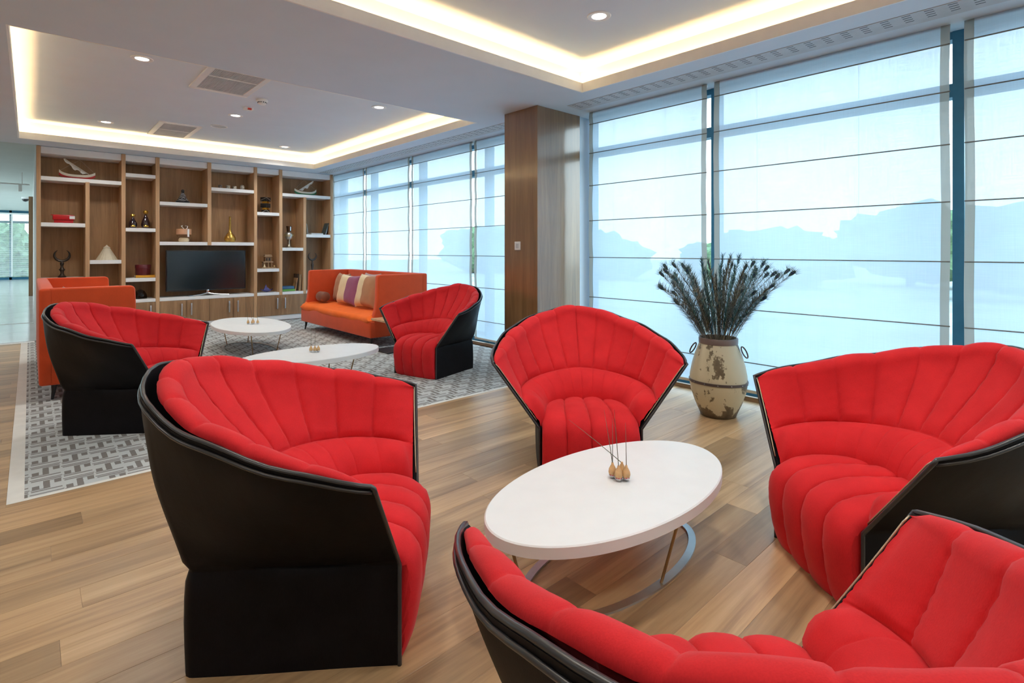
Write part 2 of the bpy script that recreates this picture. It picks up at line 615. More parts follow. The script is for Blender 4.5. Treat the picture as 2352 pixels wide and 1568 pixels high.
# ---- pillar clad in veneer
pil = MB().rbox((3.745, 3.715, 0), (4.40, 4.21, ZC), .003, 1).build('pillar', M['pillar'])
pil['kind'] = 'structure'
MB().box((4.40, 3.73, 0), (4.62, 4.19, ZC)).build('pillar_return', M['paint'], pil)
sw = thing('light_switch', 'small white light switch plate on the brown pillar face', 'switch', (3.745, 4.0, 1.298))
MB().rbox((-.008, -.044, -.044), (0, .044, .044), .003, 1).build('plate', M['white'], sw)
MB().rbox((-.011, -.022, -.024), (-.007, .022, .024), .002, 1).build('rocker', M['grille'], sw)

# ---- window wall: frames, glass, skirting
XG = 4.58
MULL = [-4.2, -2.6, -.95, .575, 2.255, 3.68, 4.24, 5.45, 7.075, 8.66, 9.98]
for i in range(len(MULL) - 1):
    y0, y1 = MULL[i], MULL[i+1]
    if i == 5:
        continue
    wname = 'window_%d' % (i + 1)
    w0 = MB()
    hw = .03
    w0.box((XG - .06, y0, 0), (XG + .06, y0 + hw, ZC)).box((XG - .06, y1 - hw, 0), (XG + .06, y1, ZC))
    w0.box((XG - .05, y0 + hw, .0), (XG + .05, y1 - hw, .07)).box((XG - .05, y0 + hw, 2.27), (XG + .05, y1 - hw, 2.36))
    w0.box((XG - .05, y0 + hw, ZC - .05), (XG + .05, y1 - hw, ZC))
    wo = struct(wname, w0, M['aluminium'])
    MB().box((XG - .004, y0 + hw, .07), (XG + .004, y1 - hw, 2.27)).build('pane', M['glass'], wo)
    MB().box((XG - .004, y0 + hw, 2.36), (XG + .004, y1 - hw, ZC - .05)).build('pane', M['glass'], wo)
M['sill_wood'] = wood('sill_wood', (.2, .11, .06), (.3, .18, .10), (.4, .26, .15), 'Y', .4)
struct('trim_2', MB().box((4.405, -5, 0), (4.44, 3.715, .035)), M['sill_wood'])
struct('trim_4', MB().box((4.405, 4.21, 0), (4.44, 10.18, .035)), M['sill_wood'])
struct('trim_3', MB().box((4.44, -5, -.008), (4.8, 10.2, .01)), plain('sill_aluminium', (.7, .74, .77), .3, .4))

# ---- roman blinds
FOLD = [2.575, 2.270, 1.930, 1.562, 1.178, .763, .33]
def roman_blind(y0, y1, label, seed):
    rnd = random.Random(seed)
    b = thing('roman_blind', label, 'blind', (XW, (y0 + y1) / 2, 0), 0, 'roman blinds along the window wall')
    h = (y1 - y0) / 2
    zs = []
    lev = [ZC - .004] + FOLD + [.095]
    for i in range(len(lev) - 1):
        for k in range(6):
            zs.append(lev[i] + (lev[i+1] - lev[i]) * k / 6)
    zs.append(lev[-1])
    hw = .052
    def dx(y, z):
        d = 0
        for i in range(len(lev) - 1):
            if lev[i] >= z >= lev[i+1]:
                d = math.sin(PI * (lev[i] - z) / (lev[i] - lev[i+1]))
        return -.004 - .010 * d * (.7 + .3 * math.sin(y * 3 + seed))
    def edge(z, s):
        return .006 * math.sin(z * 4.3 + seed + s * 2) * s * 0.6
    yy = np.linspace(-h + hw, h - hw, 9)
    P = np.array([[(dx(a, z), a + edge(z, 1 if a > 0 else -1) * (abs(a) / h), z) for z in zs] for a in yy])
    MB().grid(P).build('fabric', M['blind'], b, True, 180)
    for s in (-1, 1):
        ya = np.linspace(s * (h - hw), s * (h - .004), 3)
        P = np.array([[(dx(a, z) - .003, a + edge(z, s) * (abs(a) / h), z) for z in zs] for a in ya])
        MB().grid(P).build('hem', M['hem'], b, True, 180)
    for z in FOLD:
        P = [(-.009, -h + .004, z), (-.009, h - .004, z)]
        MB().tube(P, .0045, 6).build('batten', M['rod'], b)
    MB().rbox((.004, -h + .01, ZC - .026), (.03, h - .01, ZC - .002), .004, 1).build('headrail', M['white'], b)
    MB().rbox((-.014, -h + .003, .083), (.006, h - .003, .108), .004, 1).build('bottom_bar', M['bar'], b)
    # lift cord hanging close behind one edge
    MB().tube([(.02, h * .55, ZC - .03), (.02, h * .55, .3)], .0012, 4).build('lift_cord', M['white'], b)
    MB().tube([(.02, -h * .35, ZC - .03), (.02, -h * .35, .3)], .0012, 4).build('lift_cord', M['white'], b)
    return b
M['rod'] = plain('blind_rod', (.20, .22, .22), .4)
M['bar'] = plain('blind_bottom_bar', (.62, .58, .50), .5)
BL = [(-2.62, -1.0, 'sheer roman blind at the near end of the window wall'),
      (-.955, .527, 'sheer roman blind nearest the camera, right of the dark mullion gap'),
      (.590, 2.178, 'broad sheer roman blind left of the dark mullion gap, behind the red armchair'),
      (2.236, 3.55, 'sheer roman blind between the pillar and the peacock feather vase'),
      (4.15, 5.49, 'narrow looking sheer roman blind just left of the wooden pillar'),
      (5.535, 7.052, 'sheer roman blind behind the right arm of the orange sofa'),
      (7.098, 8.565, 'sheer roman blind behind the back of the orange sofa'),
      (8.61, 9.90, 'sheer roman blind beside the end of the bookcase')]
for i, (a, b, lab) in enumerate(BL):
    if i == 0:
        continue
    roman_blind(a, b, lab, i * 1.7)
roman_blind(-2.62, -1.0, BL[0][2], 9)

# ================================================================== ceiling fixtures
dl_ring = MB().lathe([(.052, -.002), (.058, -.006), (.082, -.006), (.086, -.002), (.086, .004), (.052, .004)], 28, cap=False).mesh('ring', M['white'], True)
dl_lens = MB().lathe([(.0005, -.003), (.052, -.003), (.052, .001)], 28, cap=False).mesh('lens', M['lens'], True)
spot = bpy.data.lights.new('downlight', 'SPOT')
spot.energy = DOWNLIGHT_W
spot.color = DOWNLIGHT_COL
spot.spot_size = math.radians(150)
spot.spot_blend = .7
spot.shadow_soft_size = .11
def downlight(x, y, z, label, group=None):
    t = thing('downlight', label, 'lamp', (x, y, z), 0, group)
    link(bpy.data.objects.new('ring', dl_ring), t)
    link(bpy.data.objects.new('lens', dl_lens), t)
    l = bpy.data.objects.new('lamp_light', spot)
    link(l, t); l.location = (0, 0, -.03)
    return t
grp = 'recessed downlights'
downlight(.735, 5.66, ZR, 'large bright round downlight near the lit left edge of the far recess', grp)
downlight(3.06, 5.68, ZR, 'bright round downlight above the far armchair, right end of the far recess', grp)
downlight(1.913, 7.245, ZR, 'bright round downlight in the middle of the far recess beside the smoke detectors', grp)
downlight(.745, 8.77, ZR, 'small bright round downlight at the far left above the model sailing boat', grp)
downlight(3.087, 8.89, ZR, 'small bright round downlight at the far right corner above the bookcase', grp)
downlight(3.048, 2.393, ZR, 'single bright round downlight in the near recess above the centre armchair', grp)
for x, y in ((.735, 2.39), (1.913, .82), (3.06, -.75), (.735, -.75)):
    downlight(x, y, ZR, 'round downlight in the near recess', 'near recess downlights')
for x, y in ((-1.6, -3.2), (1.0, -3.2), (-1.6, 0.6), (-1.6, 3.2), (-1.6, 5.8), (-1.6, 8.6), (-3.6, 0.6), (-3.6, 4.6)):
    downlight(x, y, ZC, 'round downlight in the flat lounge ceiling', 'side soffit downlights')
for y in (11.6, 15.2, 18.8, 23):
    downlight(-1.9, y, 2.96, 'round downlight in the lobby ceiling', 'lobby downlights')

def cassette(x, y, wx, wy, label):
    t = thing('ceiling_cassette', label, 'air vent', (x, y, ZR), 0, 'air conditioning cassettes')
    fr = MB()
    b = .06
    for a0, a1, b0, b1 in ((-wx/2, wx/2, -wy/2, -wy/2 + b), (-wx/2, wx/2, wy/2 - b, wy/2), (-wx/2, -wx/2 + b, -wy/2 + b, wy/2 - b), (wx/2 - b, wx/2, -wy/2 + b, wy/2 - b), (-wx/2 + b, wx/2 - b, -.008, .008)):
        fr.rbox((a0, b0, -.016), (a1, b1, .01), .004, 1)
    fr.build('frame', M['white'], t)
    for s in (-1, 1):
        lo, hi = (.010, wy/2 - b) if s > 0 else (-wy/2 + b, -.010)
        MB().box((-wx/2 + b, lo, -.003), (wx/2 - b, hi, .004)).build('grille_back', M['vent_dark'], t)
        g = MB()
        n = int((wx - 2*b) / .0125)
        for i in range(n):
            xx = -wx/2 + b + (i + .5) * .0125
            g.box((xx - .0042, lo, -.011), (xx + .0042, hi, -.003))
        k = g.build('grille', M['grille'], t); k['kind'] = 'stuff'
    return t
cassette(1.49, 5.72, .56, 1.12, 'white ceiling cassette with grey grille, half hidden by the dropped ceiling edge')
cassette(1.505, 8.70, .50, 1.0, 'white ceiling cassette with grey grille above the tall shelves')

sd = thing('smoke_detector', 'round white smoke detector with slotted head on the far ceiling', 'detector', (1.935, 6.29, ZR))
MB().lathe([(.062, .002), (.062, -.018), (.056, -.024), (.046, -.026)], 24, cap=True).build('base', M['white'], sd, True)
MB().lathe([(.046, -.026), (.043, -.046), (.030, -.056), (.0005, -.058)], 24, cap=False).build('head', M['white'], sd, True)
for k in range(12):
    a = 2 * PI * k / 12
    MB().box((.044, -.006, -.040), (.0475, .006, -.029), 0, Matrix.Rotation(a, 4, 'Z')).build('slot', M['vent_dark'], sd)
sa = thing('alarm_indicator', 'small white ceiling alarm indicator with a red lamp', 'detector', (1.923, 6.745, ZR))
MB().rbox((-.05, -.045, -.03), (.05, .045, .002), .008, 2).build('body', M['white'], sa, True)
MB().rbox((-.022, -.05, -.034), (.022, -.03, -.012), .004, 2).build('red_lamp', plain('red_plastic', (.6, .05, .03), .3), sa, True)
sp_ = thing('ceiling_speaker', 'round grey ceiling speaker grille beside a downlight', 'speaker', (1.914, 8.03, ZR))
MB().lathe([(.105, .002), (.105, -.006), (.092, -.008), (.09, -.004)], 28, cap=False).build('ring', M['white'], sp_, True)
MB().lathe([(.0005, -.005), (.09, -.004), (.09, .001)], 28, cap=False).build('grille', M['vent_plate'], sp_, True)

slot_mesh = MB().box((-.004, -.0225, -.0045), (.004, .0225, .0005)).mesh('slot', M['vent_dark'])
def diffuser(y0, y1, label, single):
    t = thing('linear_diffuser', label, 'air vent', (4.09, y1, ZC))
    MB().rbox((-.105, y0 - y1, -.004), (.105, 0, .002), .001, 1).build('frame', M['vent_plate'], t)
    n = int((y1 - y0) / .1125)
    rest = MB()
    for i in range(n):
        for q in range(4):
            x, y = -.083 + q * .037, -.07 - i * .1125
            if single and i < 34:
                o = bpy.data.objects.new('slot', slot_mesh)
                o.location = (x, y, 0)
                link(o, t)
            else:
                rest.box((x - .004, y - .0225, -.0045), (x + .004, y + .0225, .0005))
    if rest.v:
        k = rest.build('slot_field', M['vent_dark'], t); k['kind'] = 'stuff'
diffuser(-1.2, 3.53, 'long slotted ceiling diffuser beside the near cove above the big blinds', True)
diffuser(4.25, 9.72, 'long slotted ceiling diffuser between the far cove and the pillar', False)

# ================================================================== bookcase
YF, YB = 9.79, 10.18
bc = thing('bookcase', 'wall of walnut shelving with white shelves around a television', 'bookcase', (0, YF, 0))
def bpart(name, a, b, mat, r=.003):
    return MB().rbox((a[0], a[1] - YF, a[2]), (b[0], b[1] - YF, b[2]), r, 1).build(name, mat, bc)
bpart('back_panel', (.10, YB, .05), (4.28, YB + .018, ZC - .002), M['walnut'], .001)
UP = [(.068, .114, .0, ZC - .002), (.595, .644, .45, 2.24), (1.017, 1.068, .0, ZC - .002), (1.447, 1.499, .0, ZC - .002), (2.163, 2.219, 1.335, ZC - .002),
      (2.881, 2.932, .0, ZC - .002), (3.305, 3.359, .45, ZC - .002), (3.735, 3.788, .45, 2.235), (4.25, 4.30, .0, ZC - .002)]
for x0, x1, z0, z1 in UP:
    u = bpart('upright', (x0, YF, z0), (x1, YB, z1), M['walnut_edge'])
SH = [(.114, 1.017, 2.285), (.114, .595, 1.64), (.644, 1.017, 1.107), (.114, .595, .86), (1.068, 1.447, 2.42), (1.068, 1.447, 1.592), (1.068, 1.447, .827),
      (1.499, 2.163, 2.017), (1.499, 2.163, 1.388), (2.219, 2.881, 2.297), (2.219, 2.881, 1.389), (2.932, 3.305, 1.924), (2.932, 3.305, .927),
      (3.359, 4.25, 2.285), (3.359, 3.735, 1.30), (3.788, 4.25, 1.55)]
for x0, x1, z in SH:
    bpart('shelf', (x0, YF + .004, z - .055), (x1, YB, z), M['white'])
for x0, x1 in ((.114, 1.017), (1.068, 1.447), (1.499, 2.881), (2.932, 3.305), (3.359, 3.735), (3.788, 4.25)):
    bpart('base_shelf', (x0, YF + .002, .453), (x1, YB, .502), M['white'])
for x0, x1 in ((.114, 1.017), (1.068, 1.447), (1.499, 2.163), (2.219, 2.881), (2.932, 3.305), (3.359, 4.25)):
    bpart('fascia', (x0, YF + .02, 2.602), (x1, YB, ZC - .004), M['white'])
bpart('plinth', (.114, YF + .012, .002), (4.25, YB, .088), M['white'])
DOORS = [(.117, .563, 1), (.567, 1.014, 0), (1.071, 1.444, 1), (1.502, 1.858, 1), (1.862, 2.188, 0), (2.192, 2.548, 1), (2.552, 2.878, 0), (2.935, 3.330, 1), (3.334, 3.760, 0), (3.764, 4.247, 0)]
handle = MB().rbox((-.011, -.034, -.096), (.011, -.022, .096), .004, 2).rbox((-.006, -.024, -.085), (.006, .002, -.07), .002, 1).rbox((-.006, -.024, .07), (.006, .002, .085), .002, 1).mesh('handle', M['steel'], True)
for x0, x1, side in DOORS:
    d = bpart('door', (x0, YF + .001, .09), (x1, YF + .022, .450), M['door'])
    h = bpy.data.objects.new('handle', handle)
    h.location = (x1 - .065 if side else x0 + .065, 0, .305)
    link(h, d)
bpart('carcass', (.12, YF + .024, .09), (4.245, YB, .452), M['walnut'])

# ---- television
tv = thing('television', 'flat black television on a silver V stand in the bookcase', 'tv', (2.19, 9.93, .502))
MB().rbox((-.59, -.02, .085), (.59, .02, .755), .012, 2).build('bezel', M['black'], tv, True)
MB().box((-.572, -.0215, .105), (.572, -.019, .737)).build('screen', plain('tv_screen', (.006, .012, .016), .16, spec=.7), tv)
MB().rbox((-.02, -.035, .035), (.02, .012, .10), .005, 2).build('neck', M['chrome'], tv, True)
for s in (-1, 1):
    MB().tube([(0, -.02, .045), (s * .10, -.05, .022), (s * .30, -.115, .006)], [.012, .010, .006], 8).build('leg', M['chrome'], tv, True)
MB().box((-.02, -.0232, .090), (.02, -.0205, .098)).build('badge_strip', M['steel'], tv)

# ================================================================== shelf ornaments
YO = 9.95
def boat(x, z, flip, hullcol, label):
    s = -1 if flip else 1
    t = thing('model_sailboat', label, 'model boat', (x, YO, z))
    L, n = .205, 15
    rows = []
    for i in range(n):
        u = -1 + 2 * i / (n - 1)
        w = .045 * (1 - abs(u) ** 2.6) + .002
        top = .062 + .055 * abs(u) ** 3 + (.012 if u < -.9 else 0)
        kz = .004 + .045 * abs(u) ** 4
        ring = []
        for k in range(9):
            a = PI * k / 8
            c = math.cos(a)
            ring.append((s * u * L, w * c, top - (top - kz) * math.sin(a) ** .7))
        rows.append(ring)
    P = np.array(rows)
    MB().grid(P).build('hull', M['hullwhite'], t, True, 180)
    Q = P[:, 1:8].copy(); Q[:, :, 1] = Q[:, :, 1] * 1.04; Q[:, :, 2] -= .004
    MB().grid(Q).build('hull_bottom', hullcol, t, True, 180)
    MB().grid(np.stack([P[:, 0] - (0, 0, .012), P[:, 8] - (0, 0, .012)], 1)).build('deck', M['plankwood'], t)
    MB().tube([(s * .03, 0, .05), (s * .03, 0, .285)], .0028, 6).build('mast', M['plankwood'], t)
    a, b = Vector((s * -.15, 0, .29)), Vector((s * .13, 0, .085))
    MB().tube([a, b], .004, 6).build('yard', M['hullwhite'], t)
    S = []
    for i in range(13):
        u = i / 12
        p = a.lerp(b, .04 + .92 * u)
        row = []
        for k in range(5):
            v = k / 4
            row.append((p.x - s * .018 * v, .016 * math.sin(v * PI) + .004 * math.sin(u * 21), p.z - .045 * v * math.sin(PI * u) ** .6 * (1 + .45 * math.sin(u * 17))))
        S.append(row)
    MB().grid(np.array(S)).build('furled_sail', M['sail'], t, True, 180)
    MB().tube([(s * -.19, 0, .115), (s * .03, 0, .285), (s * .19, 0, .11)], .0008, 4).build('rigging', M['sail'], t)
M['hullwhite'] = plain('boat_white', (.75, .70, .58), .4)
M['plankwood'] = plain('boat_wood', (.42, .26, .13), .5)
M['sail'] = fabric('sailcloth', (.78, .76, .70), sheen=0)
boat(.515, 2.285, False, plain('boat_red', (.42, .03, .03), .4), 'model sailing boat with red hull on the top left shelf')
boat(3.835, 2.285, True, plain('boat_green', (.02, .17, .07), .4), 'model sailing boat with green hull on the top right shelf')

M['boxred'] = plain('box_red', (.42, .006, .012), .3)
t = thing('gift_box', 'red lacquered box with white label on the left shelf', 'box', (.36, YO, 1.64))
MB().rbox((-.105, -.07, .0), (.105, .07, .045), .006, 2).build('box_base', M['boxred'], t, True)
MB().rbox((-.12, -.085, .045), (.12, .085, .115), .01, 2).build('lid', M['boxred'], t, True)
MB().rbox((.062, -.088, .058), (.122, -.03, .102), .003, 1).build('white_label', M['white'], t)
MB().tube([(-.14, 0, .115), (-.10, 0, .118), (.10, 0, .118)], .006, 6).build('rim', M['boxred'], t)

M['iron'] = plain('dark_iron', (.045, .035, .028), .4, .7)
def crescent(x, z, hs, R, label, mat):
    t = thing('crescent_finial', label, 'ornament', (x, YO + .05, z))
    pr = [(.045, 0), (.05, .015), (.03, .03), (.018, .06), (.022, .09), (.038, .11), (.022, .13), (.014, .16), (.022, .185), (.026, .20), (.014, .215), (.012, .24)]
    MB().lathe([(r, zz * hs / .24) for r, zz in pr], 18).build('stem', mat, t, True)
    pts = []; rs = []
    for i in range(33):
        a = math.radians(-90 + (-145 + 290 * i / 32))
        k = abs(-1 + 2 * i / 32)
        rs.append(.016 * (1 - k ** 2) + .0025)
        pts.append((R * math.cos(a), 0, hs + R * .95 + R * math.sin(a)))
    MB().tube(pts, rs, 8).build('crescent', mat, t, True)
crescent(.345, .86, .24, .085, 'dark metal crescent finial low on the left shelves above the orange sofa', M['iron'])
crescent(3.985, .502, .57, .075, 'tall slender dark crescent finial beside the right orange sofa', plain('grey_iron', (.10, .085, .075), .4, .6))

t = thing('fabric_cone_lamp', 'cream pleated cone ornament with small cap on the white shelf', 'ornament', (.855, YO, 1.107))
n = 40
mb = MB()
rows = []
for r, z in ((.128, 0), (.125, .01), (.085, .085), (.050, .155), (.034, .185)):
    rows.append([(r * (1 + .035 * (k % 2)) * math.cos(2*PI*k/n), r * (1 + .035 * (k % 2)) * math.sin(2*PI*k/n), z) for k in range(n + 1)])
mb.grid(np.array(rows).transpose(1, 0, 2)).build('pleated_cone', plain('cream_paper', (.62, .56, .42), .7), t)
MB().lathe([(.001, .178), (.042, .180), (.044, .188), (.018, .205), (.008, .222), (.001, .226)], 20, cap=False).build('cap', plain('cream_cap', (.66, .60, .46), .6), t, True)

M['amber'] = plain('dark_purple_glass', (.025, .008, .012), .08, spec=.8)
def perfume(x, h, r, label):
    t = thing('round_bottle', label, 'bottle', (x, YO, 1.592), 0, 'gold stoppered bottles')
    prof = [(.012, 0), (r * .78, .004), (r, r * .7), (r * 1.03, r * 1.15), (r * .88, r * 1.7), (r * .52, h * .58), (.018, h * .67), (.014, h * .74)]
    MB().lathe(prof, 24).build('flask', M['amber'], t, True)
    MB().lathe([(.002, .01), (r * .55, .02), (r * .68, r * .62), (r * .5, r * 1.1), (.01, r * 1.4)], 18, mat=Matrix.Translation((0, -r * .45, 0))).build('gold_belly', M['gold'], t, True)
    MB().lathe([(.018, h * .72), (.022, h * .74), (.018, h * .77)], 16).build('collar', M['clear_glass'], t, True)
    MB().lathe([(.004, h * .77), (.028, h * .80), (.036, h * .87), (.030, h * .95), (.004, h)], 20).build('stopper', M['gold'], t, True)
perfume(1.175, .225, .055, 'shorter dark bottle with round gold stopper')
perfume(1.34, .29, .06, 'taller dark bottle with round gold stopper')

t = solo('round_tin', MB().lathe([(.098, 0), (.1, .004), (.1, .1), (.104, .102), (.104, .155), (.1, .16), (.003, .162)], 28), plain('maroon_lacquer', (.10, .008, .014), .35), 'dark maroon round box lying on a yellow book', 'box', (1.305, YO, .868), smooth=True)
def book(name, x, y, z, w, d, h, mat, label, rz=0, lean=0, group=None, cat='book'):
    """a book lying (h = thickness) or, with lean, standing on its edge"""
    t = thing(name, label, cat, (x, y, z), rz, group)
    R = Matrix.Rotation(lean, 4, 'Y')
    c = .003
    MB().box((-w/2, -d/2, 0), (w/2, d/2, c), 0, R).box((-w/2, -d/2, h - c), (w/2, d/2, h), 0, R).box((-w/2, -d/2, 0), (w/2, -d/2 + c, h), 0, R).build('cover', mat, t)
    MB().box((-w/2 + c, -d/2 + .004, c), (w/2 - .004, d/2 - .004, h - c), 0, R).build('pages', M['pages'], t)
    return t
M['pages'] = plain('book_pages', (.72, .67, .55), .8)
book('book', 1.33, YO, .827, .26, .19, .041, plain('yellow_cover', (.66, .32, .02), .5), 'yellow book lying under the maroon round box')
t = thing('glass_dome', 'clear glass dome ornament on the low shelf behind the left sofa', 'ornament', (1.27, YO, .502))
MB().lathe([(.085, .004), (.088, .03), (.082, .07), (.055, .115), (.02, .138), (.002, .142)], 24, cap=False).build('dome', M['smoked_glass'], t, True)
MB().lathe([(.09, 0), (.09, .008), (.08, .012)], 24).build('base', M['iron'], t, True)

def glaze_mat():
    m = NT('tagine_glaze')
    w = m.n('ShaderNodeTexWave', wave_type='BANDS', bands_direction='Z')
    w.inputs['Scale'].default_value = 14; w.inputs['Distortion'].default_value = 9; w.inputs['Detail'].default_value = 2
    m.l(m.coord('Object'), w.inputs[0])
    return m.done(m.bsdf(m.ramp(w.outputs[1], [(.55, (.012, .012, .014)), (.66, (.42, .42, .43))]), .15, spec=.7))
t = thing('tagine', 'black and white glazed tagine pot above the television', 'pot', (1.84, YO, 2.017))
MB().lathe([(.08, 0), (.098, .012), (.102, .028), (.096, .032)], 28).build('dish', M['black'], t, True)
MB().lathe([(.096, .03), (.08, .05), (.052, .095), (.034, .14), (.022, .168), (.02, .178)], 28).build('cone_lid', glaze_mat(), t, True)
MB().lathe([(.016, .176), (.024, .185), (.024, .205), (.014, .220), (.002, .224)], 20).build('knob', M['black'], t, True)

t = thing('glass_urn', 'cream and peach layered glass jar with ribbon above the television', 'jar', (1.855, YO, 1.388))
MB().lathe([(.05, 0), (.07, .006), (.076, .03), (.068, .058), (.05, .07)], 24).build('cream_foot', plain('cream_ceramic', (.68, .55, .35), .4), t, True)
MB().lathe([(.052, .07), (.09, .085), (.098, .105), (.1, .12)], 24, cap=False).build('glass_bowl', M['clear_glass'], t, True)
MB().lathe([(.1, .12), (.106, .124), (.106, .205), (.1, .21), (.02, .212)], 28).build('peach_band', plain('peach_ceramic', (.62, .36, .22), .4), t, True)
MB().box((.03, -.108, .08), (.055, -.104, .208)).build('label_strip', M['white'], t)
for s in (-1, 1):
    MB().tube([(s * .006, -.10, .19), (s * .03, -.09, .225), (s * .045, -.05, .255), (s * .02, 0, .262)], .005, 6).build('ribbon', M['white'], t, True)

t = thing('long_neck_vase', 'golden long necked vase on the shelf above the television', 'vase', (2.54, YO, 1.389))
MB().lathe([(.05, 0), (.075, .008), (.09, .05), (.085, .085), (.055, .135), (.026, .175), (.018, .22), (.016, .43), (.019, .44), (.014, .438)], 28).build('body', plain('antique_gold', (.46, .29, .07), .34, .9, var=.3, nscale=30), t, True)
MB().lathe([(.0195, .168), (.0245, .172), (.0195, .19)], 20).build('neck_ring', M['brass'], t, True)

CUP = [(2.39, .062, .030, 'first dark striped cup from the left'), (2.51, .064, .031, 'second patterned cup from the left'), (2.612, .058, .030, 'third patterned cup from the left'), (2.735, .092, .036, 'tallest pale egg shaped cup at the right end')]
def cup_mat(i):
    m = NT('cup_glaze')
    v = m.n('ShaderNodeTexVoronoi'); v.inputs['Scale'].default_value = 55
    m.l(m.coord('Object', loc=(i * 3.1, 0, 0)), v.inputs['Vector'])
    d = [(.05, .04, .035), (.08, .06, .05), (.10, .08, .06), (.16, .13, .10)][i]
    l = [(.18, .14, .12), (.55, .5, .42), (.6, .55, .48), (.62, .57, .48)][i]
    return m.done(m.bsdf(m.ramp(v.outputs[0], [(.25, d), (.5, l)]), .3))
for i, (x, h, r, lab) in enumerate(CUP):
    t = thing('small_cup', lab + ' on the upper shelf', 'cup', (x, YO, 2.297), 0, 'small cups on the upper shelf')
    if i < 3:
        MB().lathe([(r * .8, 0), (r, .006), (r, h * .92), (r * .96, h), (r * .82, h * .98), (r * .8, h * .2), (.002, h * .15)], 20, cap=False).build('cup_body', cup_mat(i), t, True)
        MB().lathe([(r * .86, -.0005), (r * .88, .003), (r * .8, .005)], 20).build('foot_ring', M['iron'], t)
    else:
        MB().lathe([(r * .5, 0), (r * .9, h * .15), (r, h * .45), (r * .85, h * .8), (r * .4, h * .97), (.002, h)], 20).build('cup_body', cup_mat(i), t, True)
        MB().lathe([(r * .62, -.0005), (r * .62, .005), (r * .5, .008)], 20).build('foot_ring', M['iron'], t)

t = thing('stacked_lantern', 'black square lantern with gold bands and silver chevrons', 'lantern', (3.12, YO, 1.924), math.radians(38))
for z0, z1, w in ((0, .052, .050), (.092, .165, .060), (.205, .275, .062)):
    MB().rbox((-w, -w, z0), (w, w, z1), .005, 2).build('black_block', M['black'], t)
for z0, z1 in ((.052, .092), (.165, .205)):
    MB().rbox((-.04, -.04, z0), (.04, .04, z1), .003, 1).build('gold_band', M['gold'], t)
for zc, w in ((.0, .050), (.218, .062)):
    for end in ((w * .8, -w - .001), (-w - .001, w * .8)):
        MB().tube([(-w - .001, -w - .001, zc + .048), (end[0], end[1], zc + .004)], .0045, 6).build('silver_chevron', M['steel'], t)

t = thing('silver_goblet', 'ornate silver filigree goblet on a tall foot', 'goblet', (3.53, YO, 1.30))
MB().lathe([(.055, 0), (.058, .01), (.035, .035), (.022, .08), (.02, .12), (.024, .15)], 24).build('foot', plain('aged_silver', (.42, .36, .28), .3, 1.0, var=.3, nscale=60), t, True)
MB().lathe([(.024, .15), (.05, .165), (.072, .20), (.076, .225), (.070, .255), (.045, .285), (.03, .292)], 24).build('globe', M['steel'], t, True)
for k in range(10):
    a = 2 * PI * k / 10
    c = Vector((.077 * math.cos(a), .077 * math.sin(a), .225))
    tv_ = Vector((-math.sin(a), math.cos(a), 0))
    P = [c + tv_ * (.018 * math.cos(b)) + Vector((0, 0, .018 * math.sin(b))) for b in np.linspace(0, 2*PI, 13)[:-1]]
    MB().tube(P, .004, 5, closed=True).build('filigree_ring', M['brass'], t, True)
MB().lathe([(.03, .292), (.034, .30), (.045, .37), (.05, .395), (.045, .396), (.03, .31), (.002, .305)], 24, cap=False).build('cup', plain('dark_bronze', (.16, .09, .05), .3, 1.0), t, True)
MB().box((.005, -.047, .31), (.02, -.036, .385)).build('silver_tab', M['steel'], t)

M['ochre'] = plain('ochre_wood', (.34, .22, .12), .55, var=.2, nscale=40)
t = thing('model_house', 'carved wooden model pavilion on the middle shelf', 'model', (3.155, YO, .927))
MB().rbox((-.125, -.08, 0), (.125, .08, .018), .003, 1).build('base', M['ochre'], t)
for x in (-.075, .0, .055):
    for y in (-.05, .05):
        MB().lathe([(.012, .018), (.008, .03), (.008, .095), (.012, .105)], 10, (x, y)).build('column', M['ochre'], t)
MB().rbox((-.095, -.065, .105), (.08, .065, .125), .002, 1).build('upper_floor', M['ochre'], t)
MB().rbox((-.055, -.045, .125), (.045, .045, .205), .002, 1).build('upper_room', plain('ochre_dark', (.22, .13, .07), .6), t)
for x in (-.03, .018):
    MB().box((x - .012, -.048, .14), (x + .012, -.044, .185)).build('window_opening', M['iron'], t)
MB().rbox((-.075, -.06, .205), (.065, .06, .222), .003, 1).rbox((-.065, -.05, .222), (.055, .05, .246), .006, 2).build('roof', M['ochre'], t)
MB().rbox((.085, -.05, .018), (.115, -.01, .055), .004, 1).build('side_block', M['brass'], t)
MB().lathe([(.016, .018), (.022, .03), (.012, .05), (.006, .075), (.002, .08)], 12, (-.075, -.07)).build('small_urn', M['cream_cloth'], t, True)

t = thing('blue_boat_ornament', 'small blue glass boat with pointed sail on the low shelf', 'ornament', (3.14, YO, .502))
M['cobalt'] = plain('cobalt_glass', (.05, .05, .22), .2, spec=.7)
rows = []
for i in range(11):
    u = -1 + .2 * i
    w = .03 * (1 - u * u) + .002
    rows.append([(u * .105, w * math.cos(a), .035 + .03 * abs(u) ** 2.5 - .033 * math.sin(a) * (1 - .5 * abs(u))) for a in np.linspace(0, PI, 7)])
P = np.array(rows)
MB().grid(P).grid(np.stack([P[:, 0], P[:, -1]], 1)).build('hull', M['cobalt'], t, True)
MB().add([(-.055, -.025, .04), (.055, -.025, .04), (.055, .025, .04), (-.055, .025, .04), (-.012, 0, .145), (.0, 0, .10)], [(0, 1, 5, 4), (1, 2, 5), (2, 3, 4, 5), (3, 0, 4), (0, 3, 2, 1)]).build('sail', plain('violet_glass', (.12, .11, .34), .25), t)

